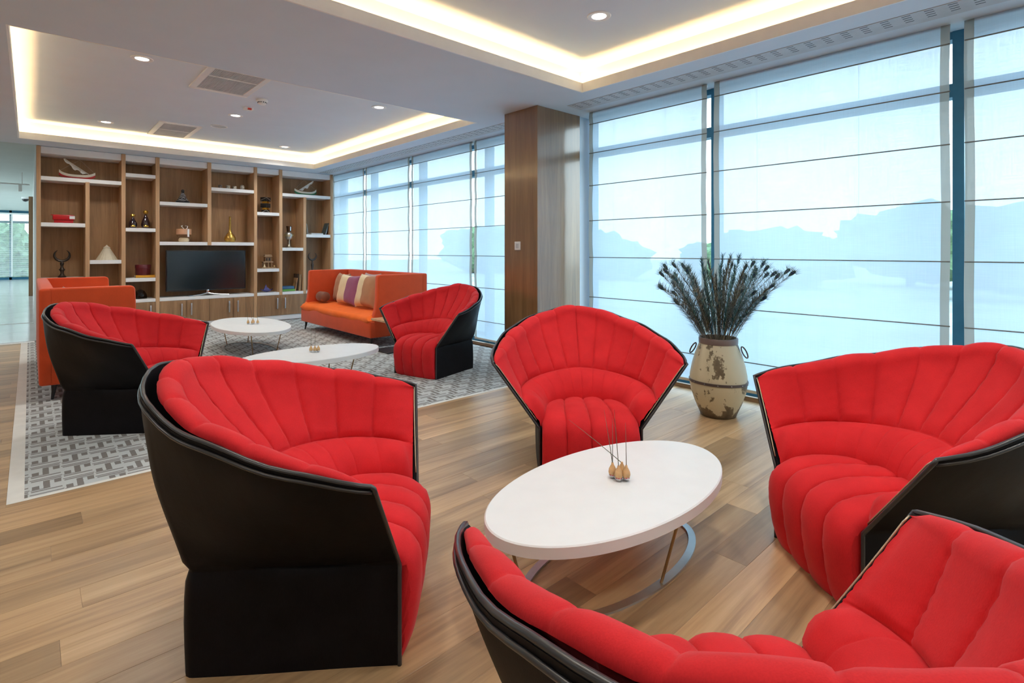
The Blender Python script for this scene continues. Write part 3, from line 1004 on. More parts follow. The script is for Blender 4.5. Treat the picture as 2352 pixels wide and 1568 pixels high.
book('book', 3.49, YO, .502, .235, .19, .042, plain('green_cover', (.12, .34, .07), .5), 'bright green book at the bottom of the lying pair')
book('book', 3.485, YO, .545, .22, .17, .05, plain('blue_cover', (.05, .14, .28), .5), 'blue book lying on the green book')
M['cover_photo'] = plain('photo_cover', (.45, .26, .12), .5, var=.5, nscale=9)
def upright(name, x, w, h, th, lean, label, mat, cat='book', z=.502, y=YO, group=None):
    t = thing(name, label, cat, (x, y, z), 0, group)
    R = Matrix.Rotation(lean, 4, 'Y')
    MB().box((-th/2, -w/2, 0), (-th/2 + .003, w/2, h), 0, R).box((th/2 - .003, -w/2, 0), (th/2, w/2, h), 0, R).box((-th/2, -w/2, 0), (th/2, -w/2 + .003, h), 0, R).build('cover', mat, t)
    MB().box((-th/2 + .003, -w/2 + .003, .003), (th/2 - .003, w/2 - .004, h - .003), 0, R).build('pages', M['pages'], t)
    return t
upright('book', 3.622, .15, .24, .02, math.radians(8), 'brown picture book leaning at the front of three standing books', M['cover_photo'])
upright('book', 3.669, .20, .31, .022, math.radians(3.2), 'dark spined tall book leaning in the middle of three standing books', plain('dark_cover', (.07, .05, .04), .5), y=YO + .06)
upright('book', 3.698, .19, .30, .022, math.radians(3), 'cream tall book standing against the right upright', plain('cream_cover', (.55, .42, .26), .5))
upright('book', 3.855, .15, .20, .012, math.radians(-8), 'thin white book leaning on the left end of the right shelf', plain('white_cover', (.8, .8, .78), .5), z=1.55)
book('book', 4.03, YO, 1.55, .22, .16, .028, plain('pale_cover', (.70, .72, .72), .5), 'white flat book lying on the right shelf')
t = thing('tablet_stand', 'dark slate panel leaning on the right end of the shelf', 'panel', (4.175, YO, 1.55))
R = Matrix.Rotation(math.radians(17), 4, 'Y')
MB().rbox((-.008, -.09, .0), (.008, .09, .235), .003, 1, mat=R).build('panel', plain('slate', (.05, .075, .075), .35), t)
MB().box((.009, -.088, .004), (.013, -.080, .23), 0, R).build('silver_edge', M['steel'], t)

for o in COL.objects:                # a hair's breadth of air under everything that stands on a shelf
    if o.parent is None and o.get('category') and abs(o.location.y - YO) < .09 and .4 < o.location.z < 2.4 and o.name != 'television':
        o.location.z += .0015

# ================================================================== quilted armchairs
BW, BD, ZB = .271, .315, .305        # half width, half depth and height of the skirt
NCH = 12                            # quilted channels round the back
def polyarc(pts, n):
    pts = np.array(pts, float)
    d = np.r_[0, np.cumsum(np.linalg.norm(np.diff(pts, axis=0), axis=1))]
    return d / d[-1], pts
def u_path(hw, yf, yb, rx, ry, fw=None):
    """U from the front left end round the back to the front right end; fw half width at the front"""
    fw = hw if fw is None else fw
    P = []
    for k in range(11):
        a = k / 10
        P.append((-(fw + (hw - fw) * math.sin(a * PI / 2)), yf + (yb + ry - yf) * a))
    for k in range(1, 19):
        a = PI / 2 * k / 18
        P.append((-(hw - rx) - rx * math.cos(a), yb + ry - ry * math.sin(a)))
    if hw - rx > 1e-6: P.append((0, yb))
    Q = [(-x, y) for x, y in P[::-1]]
    if abs(P[-1][0]) < 1e-9: Q = Q[1:]
    d, p = polyarc(P + Q, 0)
    return lambda t: np.stack([np.interp((t + 1) / 2, d, p[:, 0]), np.interp((t + 1) / 2, d, p[:, 1])], -1)
base_p = u_path(BW, BD, -BD, .035, .035)
rim_p = u_path(.536, .284, -.52, .536, .726, .521)
def rim_z(t): return .646 + .245 * (1 - np.sqrt(t * t + .0144))
def cols(extra=0):
    f = np.array([0, .03, .09, .19, .33, .5, .67, .81, .91, .97])
    return np.r_[np.concatenate([(k + f) / NCH for k in range(NCH)]), 1.0] * 2 - 1
tt = cols()
Rr, Bb = rim_p(tt), base_p(tt)
kk = np.abs(tt) ** 6
Rz = rim_z(tt) + .004 * np.sin(tt * 23) * (1 - kk)
def shell_pts(u, off=0.0):
    f = (1 - (1 - u) ** 1.5) * (1 - kk) + u * kk
    xy = Bb + (Rr - Bb) * f[:, None]
    z = ZB + (Rz - ZB) * u
    return np.concatenate([xy, z[:, None]], 1)
def inward(xy):
    d = np.gradient(xy, axis=0)
    n = np.stack([d[:, 1], -d[:, 0]], 1)
    n /= np.linalg.norm(n, axis=1)[:, None] + 1e-9
    c = np.array([0, 0.1]) - xy
    s = np.sign((n * c).sum(1)); s[s == 0] = 1
    return n * s[:, None]
# outer shell: skirt and flared bucket, two skins joined at the edges
rows = []
for z in (0.0, .012, .08, .15, .22, .27, ZB - .006):
    p = Bb.copy()
    pinch = .010 * max(0, 1 - abs(z - ZB) / .04)
    p = p + inward(Bb) * pinch * (1 - kk)[:, None]
    w = .003 * np.sin(tt * 9 + z * 14) * (1 - kk) * (1 if z > .05 else .6)
    p = p + inward(Bb) * w[:, None]
    rows.append(np.concatenate([p, np.full((len(tt), 1), z)], 1))
for u in np.linspace(0, 1, 17):
    q = shell_pts(np.full(len(tt), u))
    ripple = .006 * np.sin(tt * 7 + u * 5) * (1 - kk) * math.sin(PI * u)
    q[:, :2] += inward(q[:, :2]) * ripple[:, None]
    if u == 0:
        q[:, :2] += inward(Bb) * (.012 * (1 - kk))[:, None]
    rows.append(q)
outer = np.array(rows)                       # (v, t, 3)
thick = .013
inner = outer.copy()
for i in range(len(inner)):
    inner[i][:, :2] += inward(outer[i][:, :2]) * thick
shell = MB()
shell.grid(outer.transpose(1, 0, 2), flip=True)
shell.grid(inner.transpose(1, 0, 2))
shell.grid(np.stack([outer[-1], inner[-1]], 1), flip=True)
shell.grid(np.stack([outer[:, 0], inner[:, 0]], 1))
shell.grid(np.stack([outer[:, -1], inner[:, -1]], 1), flip=True)
shell_mesh = shell.mesh('outer_shell', M['denim'], True, 60)
M['zip'] = plain('zip_teeth', (.50, .42, .28), .4, .8)
# piping: two fine cords running up the front edge, along the rim and down again
def edge_loop(off):
    P = [tuple(outer[i, 0] + np.array([0, off, 0])) for i in range(len(outer))]
    P += [tuple(p) for p in (outer[-1] + inner[-1])[1:-1:2] / 2 + np.array([0, 0, .003])]
    P += [tuple(outer[i, -1] + np.array([0, off, 0])) for i in range(len(outer) - 1, -1, -1)]
    return P
pip = MB().tube(edge_loop(.003), .0066, 6)
o2 = outer.copy()
_lo = outer[-1] * .45 + outer[-2] * .55
P = [tuple(p) for p in (_lo - np.concatenate([inward(_lo[:, :2]) * .003, np.zeros((len(tt), 1))], 1))[1:-1:2]]
pip.tube(P, .005, 6)
pip_mesh = pip.mesh('piping', M['piping'], True, 180)
zip_meshes = []
for s in (0, -1):
    P = [tuple(inner[i, s] + np.array([.004 if s == 0 else -.004, .002, -.006 if i == len(outer) - 1 else 0])) for i in range(9, len(outer))]
    zip_meshes.append(MB().tube(P, .0026, 5).mesh('zipper', M['zip'], True, 180))

# quilted back: seat line J, crease K, rim T, roll-over to the shell
nv1, nv2, nv3 = 9, 20, 7
tk = tt * (.68 + .32 * tt ** 2)
Jp = u_path(.235, .30, -.02, .235, .20, .262)(tk)
Kp = u_path(.375, .292, -.175, .375, .33, .352)(tk)
Jz = .350 + .015 * (1 - np.abs(tt) ** 2)
Jz = np.where(np.abs(tt) > .96, Jz - .02, Jz)
Kz = .442 + .078 * (1 - np.abs(tt) ** 1.6)
In = inward(Rr)
Tp = Rr + In * (.085 * (1 - kk) + .018)[:, None]
Tz = Rz - .006 - .026 * (1 - kk)
Ep = Rr + In * (.017 + (.010 + .022 * (1 - np.abs(tt)) ** 2) * (1 - kk))[:, None]
Ez = Rz - .012
J3 = np.concatenate([Jp, Jz[:, None]], 1); K3 = np.concatenate([Kp, Kz[:, None]], 1)
T3 = np.concatenate([Tp, Tz[:, None]], 1); E3 = np.concatenate([Ep, Ez[:, None]], 1)
V = []
hts = []
fr = ((tt + 1) / 2 * NCH) % 1.0
ch = .55 * (1 - np.abs(2 * fr - 1) ** 2.4) + .45 * (1 - np.abs(2 * fr - 1) ** 14)
wr = np.array([noise.noise(Vector((t * 9, 0, 0))) for t in tt])
for i in range(nv1):
    w = (0, .1, .24, .40, .56, .71, .84, .92, .97)[i]
    V.append(J3 + (K3 - J3) * w)
    hts.append((.046 * math.sin(PI * w) ** .55) + .005 * ch * math.sin(PI * w))
    if i == 0: V[-1] = V[-1] - np.array([0, 0, .03])
for i in range(nv2):
    w = (i / nv2) ** 1.45
    bow = .020 * math.sin(PI * w)            # fuller towards the rim
    q = K3 + (T3 - K3) * w
    f = (1 - (1 - w) ** 1.25)
    q[:, :2] = Kp + (Tp - Kp) * (f * (1 - kk) + w * kk)[:, None]
    V.append(q)
    env = min(1, (w / .12) ** .55)
    hts.append((.018 * ch + .004) * env * (1 - .35 * w))
for i in range(nv3 + 1):
    a = PI * .92 * i / nv3
    c = (T3 + E3) / 2
    r = np.linalg.norm((T3 - E3)[:, :2], axis=1) / 2
    q = c.copy()
    q[:, :2] += In * (r * math.cos(a))[:, None]
    q[:, 2] = T3[:, 2] * (1 + math.cos(a)) / 2 + E3[:, 2] * (1 - math.cos(a)) / 2 + (.027 * (1 - kk) + .004) * math.sin(a)
    V.append(q)
    hts.append((.010 * ch + .004) * (math.cos(a / 2) ** .5 if i < nv3 else 0))
V = np.array(V)                              # (v, t, 3)
du = np.gradient(V, axis=1); dv = np.gradient(V, axis=0)
N = np.cross(du, dv)
N /= np.linalg.norm(N, axis=2)[:, :, None] + 1e-9
ctr = np.array([0, .15, .75]) - V
sg = np.sign((N * ctr).sum(2)[len(V) // 3, len(tt) // 2])
N *= sg
H_ = np.array([np.broadcast_to(h, tt.shape) for h in hts])
H_ = H_ * np.clip((1 - np.abs(tt)) * 22, 0, 1)[None, :]
# small puckers along the seams
for i in range(len(V)):
    for k in range(0, len(tt)):
        H_[i, k] += .0022 * (1 - ch[k]) * math.sin(i * 2.1 + k) + .0016 * noise.noise(Vector((tt[k] * 14, i * .55, 3)))
V = V + N * H_[:, :, None]
back = MB().grid(V.transpose(1, 0, 2), flip=(sg < 0))
# close the ends against the front edge of the shell
back_mesh = back.mesh('back_cushion', M['red'], True, 180)

# quilted waterfall seat of four channels
NS = 4
us = np.r_[np.concatenate([(k + np.array([0, .03, .09, .19, .33, .5, .67, .81, .91, .97])) / NS for k in range(NS)]), 1.0] * 2 - 1
prof = [(-.14, .335), (-.10, .355), (-.02, .366), (.07, .370), (.16, .370), (.24, .362), (.30, .346), (.34, .318), (.357, .28), (.362, .23), (.360, .17), (.352, .10), (.338, .03), (.326, .004)]
pr = np.array(prof)
dd = np.r_[0, np.cumsum(np.linalg.norm(np.diff(pr, axis=0), axis=1))]; dd /= dd[-1]
ws = np.linspace(0, 1, 40)
py_, pz_ = np.interp(ws, dd, pr[:, 0]), np.interp(ws, dd, pr[:, 1])
for _ in range(2):
    py_[1:-1] = (py_[:-2] + 2 * py_[1:-1] + py_[2:]) / 4; pz_[1:-1] = (pz_[:-2] + 2 * pz_[1:-1] + pz_[2:]) / 4
S = np.zeros((len(us), len(ws), 3))
for j, w in enumerate(ws):
    hwid = .19 + (.256 - .19) * min(1, w / .42) ** .8
    S[:, j, 0] = us * hwid
    S[:, j, 1] = py_[j] - .015 * np.abs(us) ** 4
    S[:, j, 2] = pz_[j] - (.018 * np.abs(us) ** 3) * (1 if pz_[j] > .3 else 0)
du = np.gradient(S, axis=0); dv = np.gradient(S, axis=1)
N = np.cross(du, dv); N /= np.linalg.norm(N, axis=2)[:, :, None] + 1e-9
sg = np.sign(N[20, 10, 2]); N *= sg
f4 = ((us + 1) / 2 * NS) % 1.0
c4 = .6 * (1 - np.abs(2 * f4 - 1) ** 2.2) + .4 * (1 - np.abs(2 * f4 - 1) ** 12)
hgt = .024 * c4[:, None] * np.clip(np.sin(PI * (.03 + .94 * ws)) ** .4, 0, 1)[None, :]
for i in range(len(us)):
    for j in range(len(ws)):
        hgt[i, j] += .003 * (1 - c4[i]) * math.sin(j * 1.7 + i) + .002 * noise.noise(Vector((us[i] * 5, ws[j] * 12, 9)))
S = S + N * hgt[:, :, None]
seat = MB().grid(S, flip=(sg < 0))
# side faces of the seat block down to the floor, and its underside
for e in (0, -1):
    L = S[e]
    D = L.copy(); D[:, 1] = np.minimum(D[:, 1], .30); D[:, 2] = np.minimum(D[:, 2], .02)
    seat.grid(np.stack([L, D], 1), flip=(e == 0))
seat_mesh = seat.mesh('seat_cushion', M['red'], True, 60)

def armchair(cx, cy, ang, label):
    t = thing('quilted_armchair', label, 'armchair', (cx, cy, 0), ang - PI / 2, 'red quilted armchairs')
    for nm, me in (('outer_shell', shell_mesh), ('back_cushion', back_mesh), ('seat_cushion', seat_mesh), ('piping', pip_mesh), ('zipper', zip_meshes[0]), ('zipper', zip_meshes[1])):
        o = bpy.data.objects.new(nm, me)
        link(o, t)
        if nm == 'outer_shell': o['label'] = 'black outer shell'
    return t
armchair(.738, 1.810, -.660, 'red quilted armchair with black side, turned right, left of the front oval table')
armchair(.562, 4.704, -.635, 'red quilted armchair with black side standing on the rug before the left orange sofa')
armchair(2.409, 2.009, -2.323, 'red quilted armchair facing the camera behind the front oval table')
armchair(2.467, .506, 2.438, 'red quilted armchair facing left, right of the front oval table near the blinds')
armchair(.929, .381, .879, 'red quilted armchair seen from behind its back, closest to the camera')
armchair(3.129, 4.599, -2.864, 'red quilted armchair with dark side standing on the rug before the right orange sofa')

# ================================================================== sofas
def sofa(name, rz, x0, yc, label, length, depth, seat_out):
    """front towards local +x; local origin at the back, middle of its length"""
    t = thing(name, label, 'sofa', (x0, yc, 0), rz, 'orange high backed sofas')
    h = length / 2
    MB().rbox((0, -h, .13), (.10, h, .935), .022, 3).build('back_panel', M['orange'], t, True)
    for s in (-1, 1):
        y0, y1 = (h - .085, h) if s > 0 else (-h, -h + .085)
        mb = MB()
        P = []
        top, bot = depth - .0, depth + .045
        prof = [(.06, .13), (bot, .13), (bot, .40), (top + .02, .47), (top, .60), (top - .01, .90), (top - .02, .928), (top - .05, .935), (.06, .935)]
        n = len(prof)
        vs = [(a, y0, b) for a, b in prof] + [(a, y1, b) for a, b in prof]
        fs = [tuple(range(n)), tuple(range(2*n - 1, n - 1, -1))] + [(k, n + k, n + (k+1) % n, (k+1) % n) for k in range(n)]
        bm = bmesh.new()
        bv = [bm.verts.new(v) for v in vs]
        for f in fs: bm.faces.new([bv[i] for i in f])
        bmesh.ops.recalc_face_normals(bm, faces=bm.faces[:])
        ed = [e for e in bm.edges if (e.calc_face_angle(0) or 0) > .9]
        bmesh.ops.bevel(bm, geom=ed, offset=.016, segments=3, affect='EDGES', profile=.5)
        bm.verts.index_update()
        mb.add([v.co[:] for v in bm.verts], [[v.index for v in f.verts] for f in bm.faces])
        bm.free()
        mb.build('arm', M['orange'], t, True)
    MB().rbox((.08, -h + .002, .128), (depth + seat_out, h - .002, .345), .018, 3).build('seat_base', M['orange'], t, True)
    # loose seat pad with a soft drooping front edge
    nu, nv = 40, 26
    P = np.zeros((nu, nv, 3))
    hy = h - .01
    for i in range(nu):
        y = -hy + 2 * hy * i / (nu - 1)
        inside = abs(y) < h - .09
        for j in range(nv):
            a = j / (nv - 1)
            fx = depth + seat_out + .014 + .010 * math.sin(y * 5 + 1) + .006 * math.sin(y * 13)
            back_x = .09 if inside else depth + .03
            if a < .6:
                x = back_x + (fx - .05 - back_x) * a / .6
                z = .402 + .018 * math.sin(PI * a / .6) + .006 * noise.noise(Vector((x * 4, y * 4, 2)))
            else:
                b = (a - .6) / .4 * PI
                x = fx - .05 + .05 * math.sin(b)
                z = .352 + .05 * math.cos(b) + .006 * math.sin(y * 7) * math.sin(b)
            if abs(y) > h - .09: z += .012 * (1 if y < 0 else .2)
            edge = max(0, (abs(y) - (hy - .035)) / .035)
            z = z - (z - .35) * edge ** 2
            P[i, j] = (x, y, z)
    MB().grid(P, flip=False).build('seat_pad', M['orange_bright'], t, True, 180)
    for sx in (.10, depth + seat_out - .06):
        for sy in (-h + .08, h - .08):
            k = 1 if sy > 0 else -1
            f = 1 if sx > .3 else -1
            MB().tube([(sx, sy, .13), (sx + .006 * f, sy + .006 * k, .07), (sx + .016 * f, sy + .016 * k, 0)], [.024, .015, .009], 10).build('leg', M['dark_metal'], t, True)
    return t
sofa('high_back_sofa', PI, 4.05, 7.31, 'orange high backed sofa with satin cushions beside the blinds', 2.32, .76, .10)
sofa('high_back_sofa', 0, .055, 6.93, 'orange high backed sofa seen from its side at the left end of the bookcase', 2.26, .66, .13)

def pillow(name, label, w, h, th, mats, split, loc, rz, tilt, roll=0, group='satin sofa cushions'):
    """upright cushion; local x = width, z = height, y = thickness; mats beyond the first begin right of split"""
    nu = nv = 19
    mb = MB()
    for side in (1, -1):
        P = np.zeros((nu, nv, 3)); 
        for i in range(nu):
            a = -1 + 2 * i / (nu - 1)
            for j in range(nv):
                b = -1 + 2 * j / (nv - 1)
                pin = 1 - .10 * (1 - b * b) * abs(a) ** 2; pin2 = 1 - .10 * (1 - a * a) * abs(b) ** 2
                t_ = max(0, (1 - a ** 4)) ** .5 * max(0, (1 - b ** 4)) ** .5
                wr = .010 * noise.noise(Vector((a * 2.6 + loc[1] * 5, b * 2.6, side))) * (1 - .5 * t_) + .006 * noise.noise(Vector((a * 6, b * 3 + loc[1], side * 2)))
                P[i, j] = (a * w / 2 * pin, side * (th / 2 * t_ + .001) + wr * (1 if t_ > .05 else .3), h / 2 + b * h / 2 * pin2)
        b0 = len(mb.f)
        mb.grid(P, flip=(side < 0))
        if split is not None:
            for q in range(b0, len(mb.f)):
                i = (q - b0) // (nv - 1)
                mb.m[q] = 1 if (i + .5) / (nu - 1) > split else 0
    t = mb.build(name, mats, None, True, 180)
    t.rotation_mode = 'XYZ'
    t.location = loc
    t.rotation_euler = (tilt, roll, rz)
    return tag(t, label, 'cushion', group)
# the cushions stand on the right sofa, leaning on its back and each other
RZ = -PI / 2                     # width runs along -y: left to right in the picture
M2 = lambda a, b: [M[a], M[b]]
pillow('sofa_cushion', 'mauve brown satin cushion at the left of the orange sofa', .48, .46, .16, M['brown_cloth'], None, (3.665, 8.115, .434), RZ - .10, math.radians(-12))
pillow('sofa_cushion', 'pale mauve satin cushion standing behind the two toned cushions', .48, .48, .14, M['mauve_cloth'], None, (3.77, 7.33, .434), RZ, math.radians(-10))
pillow('sofa_cushion', 'two toned cream and purple satin cushion in the middle of the sofa', .70, .46, .17, M2('cream_cloth', 'purple_cloth'), .56, (3.52, 7.56, .434), RZ - .05, math.radians(-14))
pillow('sofa_cushion', 'two toned cream and brown satin cushion nearest the right sofa arm', .50, .49, .17, M2('cream_cloth', 'brown_cloth'), .47, (3.50, 6.92, .434), RZ + .10, math.radians(-14))
bol = MB().lathe([(.01, -.12), (.065, -.115), (.078, -.095), (.08, 0), (.078, .095), (.065, .115), (.01, .12)], 22, mat=Matrix.Rotation(PI/2, 4, 'Y'))
tag(bol.build('bolster', fabric('chestnut_satin', (.20, .085, .055), sheen=.2, rough=.5), None, True, 60, (3.45, 8.235, .516), (0, 0, PI / 2)), 'dark brown round bolster against the left arm of the sofa', 'cushion')
tag(pillow('sofa_cushion', 'pinkish cushion just peeping over the left sofa arm', .5, .44, .16, M['mauve_cloth'], None, (.36, 7.2, .434), PI/2, math.radians(-12)), None, None)

# small C shaped side table at the right sofa's front corner
st = thing('side_table', 'small side table with light wooden top tucked between orange sofa and red armchair', 'table', (3.35, 5.875, 0))
MB().rbox((-.19, -.20, .375), (.20, .20, .40), .004, 1).build('top', M['walnut_edge'], st)
MB().rbox((-.17, -.18, .0), (.19, .18, .014), .004, 1).build('base_plate', M['dark_metal'], st)
MB().rbox((.165, -.03, .014), (.185, .03, .376), .003, 1).build('post', M['dark_metal'], st)

# ================================================================== oval coffee tables
def oval_table(cx, cy, a, b, th, label, ra, rb, leg_ang, rc=(0, 0)):
    t = thing('oval_coffee_table', label, 'table', (cx, cy, 0), th, 'white oval coffee tables')
    n = 96
    pr = [(1.0, .282), (1.0, .316), (.994, .320)]
    mb = MB()
    vs = []
    e = .004
    for s, z in ((-.03, .276), (0, .279), (0, .316), (-.005, .320)):
        for k in range(n):
            q = 2 * PI * k / n
            vs.append(((a + s) * math.cos(q), (b + s) * math.sin(q), z))
    fs = [tuple(range(n))[::-1], tuple(3 * n + k for k in range(n))]
    for i in range(3):
        for k in range(n):
            k2 = (k + 1) % n
            fs.append((i*n + k, i*n + k2, (i+1)*n + k2, (i+1)*n + k))
    mb.add(vs, fs).build('top', M['tabletop'], t, True, 35)
    vs = []
    wd = .032
    for s, z in ((0, 0), (0, .008), (-wd, .008), (-wd, 0)):
        for k in range(n):
            q = 2 * PI * k / n
            vs.append((rc[0] + (ra + s) * math.cos(q), rc[1] + (rb + s) * math.sin(q), z))
    fs = []
    for i in range(4):
        for k in range(n):
            k2 = (k + 1) % n
            i2 = (i + 1) % 4
            fs.append((i*n + k, i*n + k2, i2*n + k2, i2*n + k))
    MB().add(vs, fs).build('base_ring', M['steel'], t, True, 35)
    for q in leg_ang:
        q = math.radians(q)
        f = (rc[0] + (ra - .016) * math.cos(q), rc[1] + (rb - .016) * math.sin(q), .006)
        g = (f[0] + .085 * math.cos(q), f[1] + .075 * math.sin(q), .279)
        l = MB().tube([f, g], .0058, 8).build('leg', M['bronze'], t, True)
    return t
oval_table(1.736, 1.284, .613, .319, -.036, 'white oval coffee table on a flat steel ring in front of the centre armchair', .478, .222, (-88, 178, 88, 2))
oval_table(1.898, 4.757, .630, .357, -.009, 'white oval coffee table on the rug, the nearer of the two there', .48, .25, (-60, -125, 60, 125))
oval_table(2.057, 7.144, .405, .848, 0, 'white oval coffee table on the rug, the farther one before the bookcase', .29, .64, (-62, -118, 62, 118))

bv_body = MB().lathe([(.0125, .014), (.0145, .022), (.013, .032), (.008, .042), (.0045, .048), (.004, .054)], 16).mesh('wooden_bulb', plain('beech_wood', (.62, .40, .19), .5, var=.15, nscale=60), True)
bv_foot = MB().lathe([(.006, 0), (.010, .004), (.0135, .012), (.0125, .015)], 16).mesh('metal_foot', M['chrome'], True)
def bud(x, y, stalks, label, group, s=1.0):
    t = thing('bud_vase', label, 'vase', (x, y, .3205), random.random() * 6, group)
    link(bpy.data.objects.new('wooden_bulb', bv_body), t)
    link(bpy.data.objects.new('metal_foot', bv_foot), t)
    t.scale = (s, s, s)
    for dx_, dy_, L in stalks:
        P = [(dx_ * u * L + .0, dy_ * u * L * (1 + .2 * u), .05 + L * u) for u in (0, .25, .5, .75, 1)]
        MB().tube(P, [.0016, .0014, .0011, .0008, .0004], 5).build('stalk', M['stalk'], t)
    t.rotation_euler = (0, 0, 0)
M['stalk'] = plain('dry_stalk', (.13, .14, .10), .6)
g1 = 'wooden bud vases on the front oval table'
bud(1.752, 1.277, [(-.05, .05, .20)], 'front left small pear shaped wooden bud vase on the front table', g1, 1.15)
bud(1.759, 1.312, [(0, 0, .16), (-.10, .10, .19)], 'back left small wooden bud vase with two stalks on the front table', g1, 1.15)
bud(1.778, 1.258, [(.05, .05, .15)], 'right hand small wooden bud vase on the front table', g1, 1.15)
bud(1.793, 1.290, [(-.75, .95, .14)], 'back small wooden bud vase with a stalk leaning far left on the front table', g1, 1.15)
g2 = 'wooden bud vases on the nearer rug table'
for (x, y), st_ in zip(((1.896, 4.79), (1.922, 4.765), (1.95, 4.755)), ([(0, 0, .16)], [(.02, .02, .19)], [])):
    w_ = 'left' if x < 1.9 else 'middle' if x < 1.93 else 'stalkless right'
    bud(x, y, st_, 'tiny %s wooden bud vase of the three on the nearer rug table' % w_, g2, 1.1)
g3 = 'wooden bud vases on the farther rug table'
for (x, y), st_ in zip(((2.03, 7.14), (2.065, 7.09), (2.09, 7.13), (2.12, 7.06)), ([(-.1, .1, .22)], [(-.12, .05, .2)], [(.04, 0, .24)], [(-.1, .02, .2)])):
    w_ = 'leftmost' if x < 2.04 else 'second' if x < 2.08 else 'third' if x < 2.1 else 'rightmost'
    bud(x, y, st_, 'tiny %s wooden bud vase of the four on the farther rug table' % w_, g3, 1.1)

# ================================================================== vase of peacock feathers
def vase_mat():
    m = NT('distressed_cream')
    v = m.coord('Object', (1, 1, .75))
    a = m.noise(v, 8.5, 2, .5, .4)
    b = m.noise(v, 32, 5, .7)
    tc = m.n('ShaderNodeTexCoord'); sp = m.n('ShaderNodeSeparateXYZ'); m.l(tc.outputs['Object'], sp.inputs[0])
    low = m.n('ShaderNodeMapRange'); low.inputs['From Min'].default_value = .13; low.inputs['From Max'].default_value = .0
    low.inputs['To Min'].default_value = 0; low.inputs['To Max'].default_value = .22
    m.l(sp.outputs[2], low.inputs[0])
    f = m.math('ADD', m.math('ADD', m.math('MULTIPLY', a, .60), m.math('MULTIPLY', b, .40)), low.outputs[0])
    c = m.ramp(f, [(.56, (.60, .53, .36)), (.585, (.16, .12, .07)), (.75, (.08, .06, .035))])
    bs = m.bsdf(c, .42)
    m.bump(bs, f, .1, .004)
    return m.done(bs)
VX, VY = 3.87, 1.90
vs_ = thing('floor_vase', 'tall cream distressed vase with dark rim, strap and ring handles', 'vase', (VX, VY, 0))
prof = [(.115, 0), (.128, .004), (.134, .02), (.172, .11), (.198, .19), (.208, .255), (.205, .31), (.192, .38), (.170, .46), (.146, .525), (.136, .548)]
MB().lathe(prof, 48).build('body', vase_mat(), vs_, True, 60)
M['strap'] = plain('brown_strap', (.085, .06, .055), .4)
MB().lathe([(.134, .545), (.141, .547), (.142, .585), (.138, .59), (.128, .59), (.126, .55)], 48, cap=False).build('rim_band', plain('grey_brown_rim', (.17, .125, .115), .35), vs_, True, 50)
R = Matrix.Translation((0, 0, .262)) @ Matrix.Rotation(math.radians(1.5), 4, 'Y')
MB().lathe([(.205, -.010), (.213, -.009), (.213, .009), (.205, .010)], 48, mat=R, cap=False).build('strap', M['strap'], vs_, True, 50)
for k in range(14):
    a = 2 * PI * k / 14
    MB().lathe([(.004, 0), (.003, .003), (.0005, .004)], 8, mat=R @ Matrix.Rotation(a, 4, 'Z') @ Matrix.Translation((.2125, 0, 0)) @ Matrix.Rotation(PI/2, 4, 'Y')).build('rivet', M['steel'], vs_, True)
va = math.atan2(-math.sin(YAW), math.cos(YAW)) - math.radians(32)       # direction across the picture
for s in (1, -1):
    dx_, dy_ = s * math.cos(va), s * math.sin(va)
    c = Vector((dx_ * .186, dy_ * .186, .492))
    ax1 = Vector((dx_ * .42, dy_ * .42, -.9)).normalized()
    ax2 = Vector((-dy_, dx_, 0)) * .8 + Vector((dx_, dy_, 0)) * .35 * 1
    ax2.normalize()
    P = [c + ax1 * (.044 * math.cos(q)) + ax2 * (.026 * math.sin(q)) for q in np.linspace(0, 2 * PI, 25)[:-1]]
    MB().tube(P, .0052, 6, closed=True).build('ring_handle', M['strap'], vs_, True)

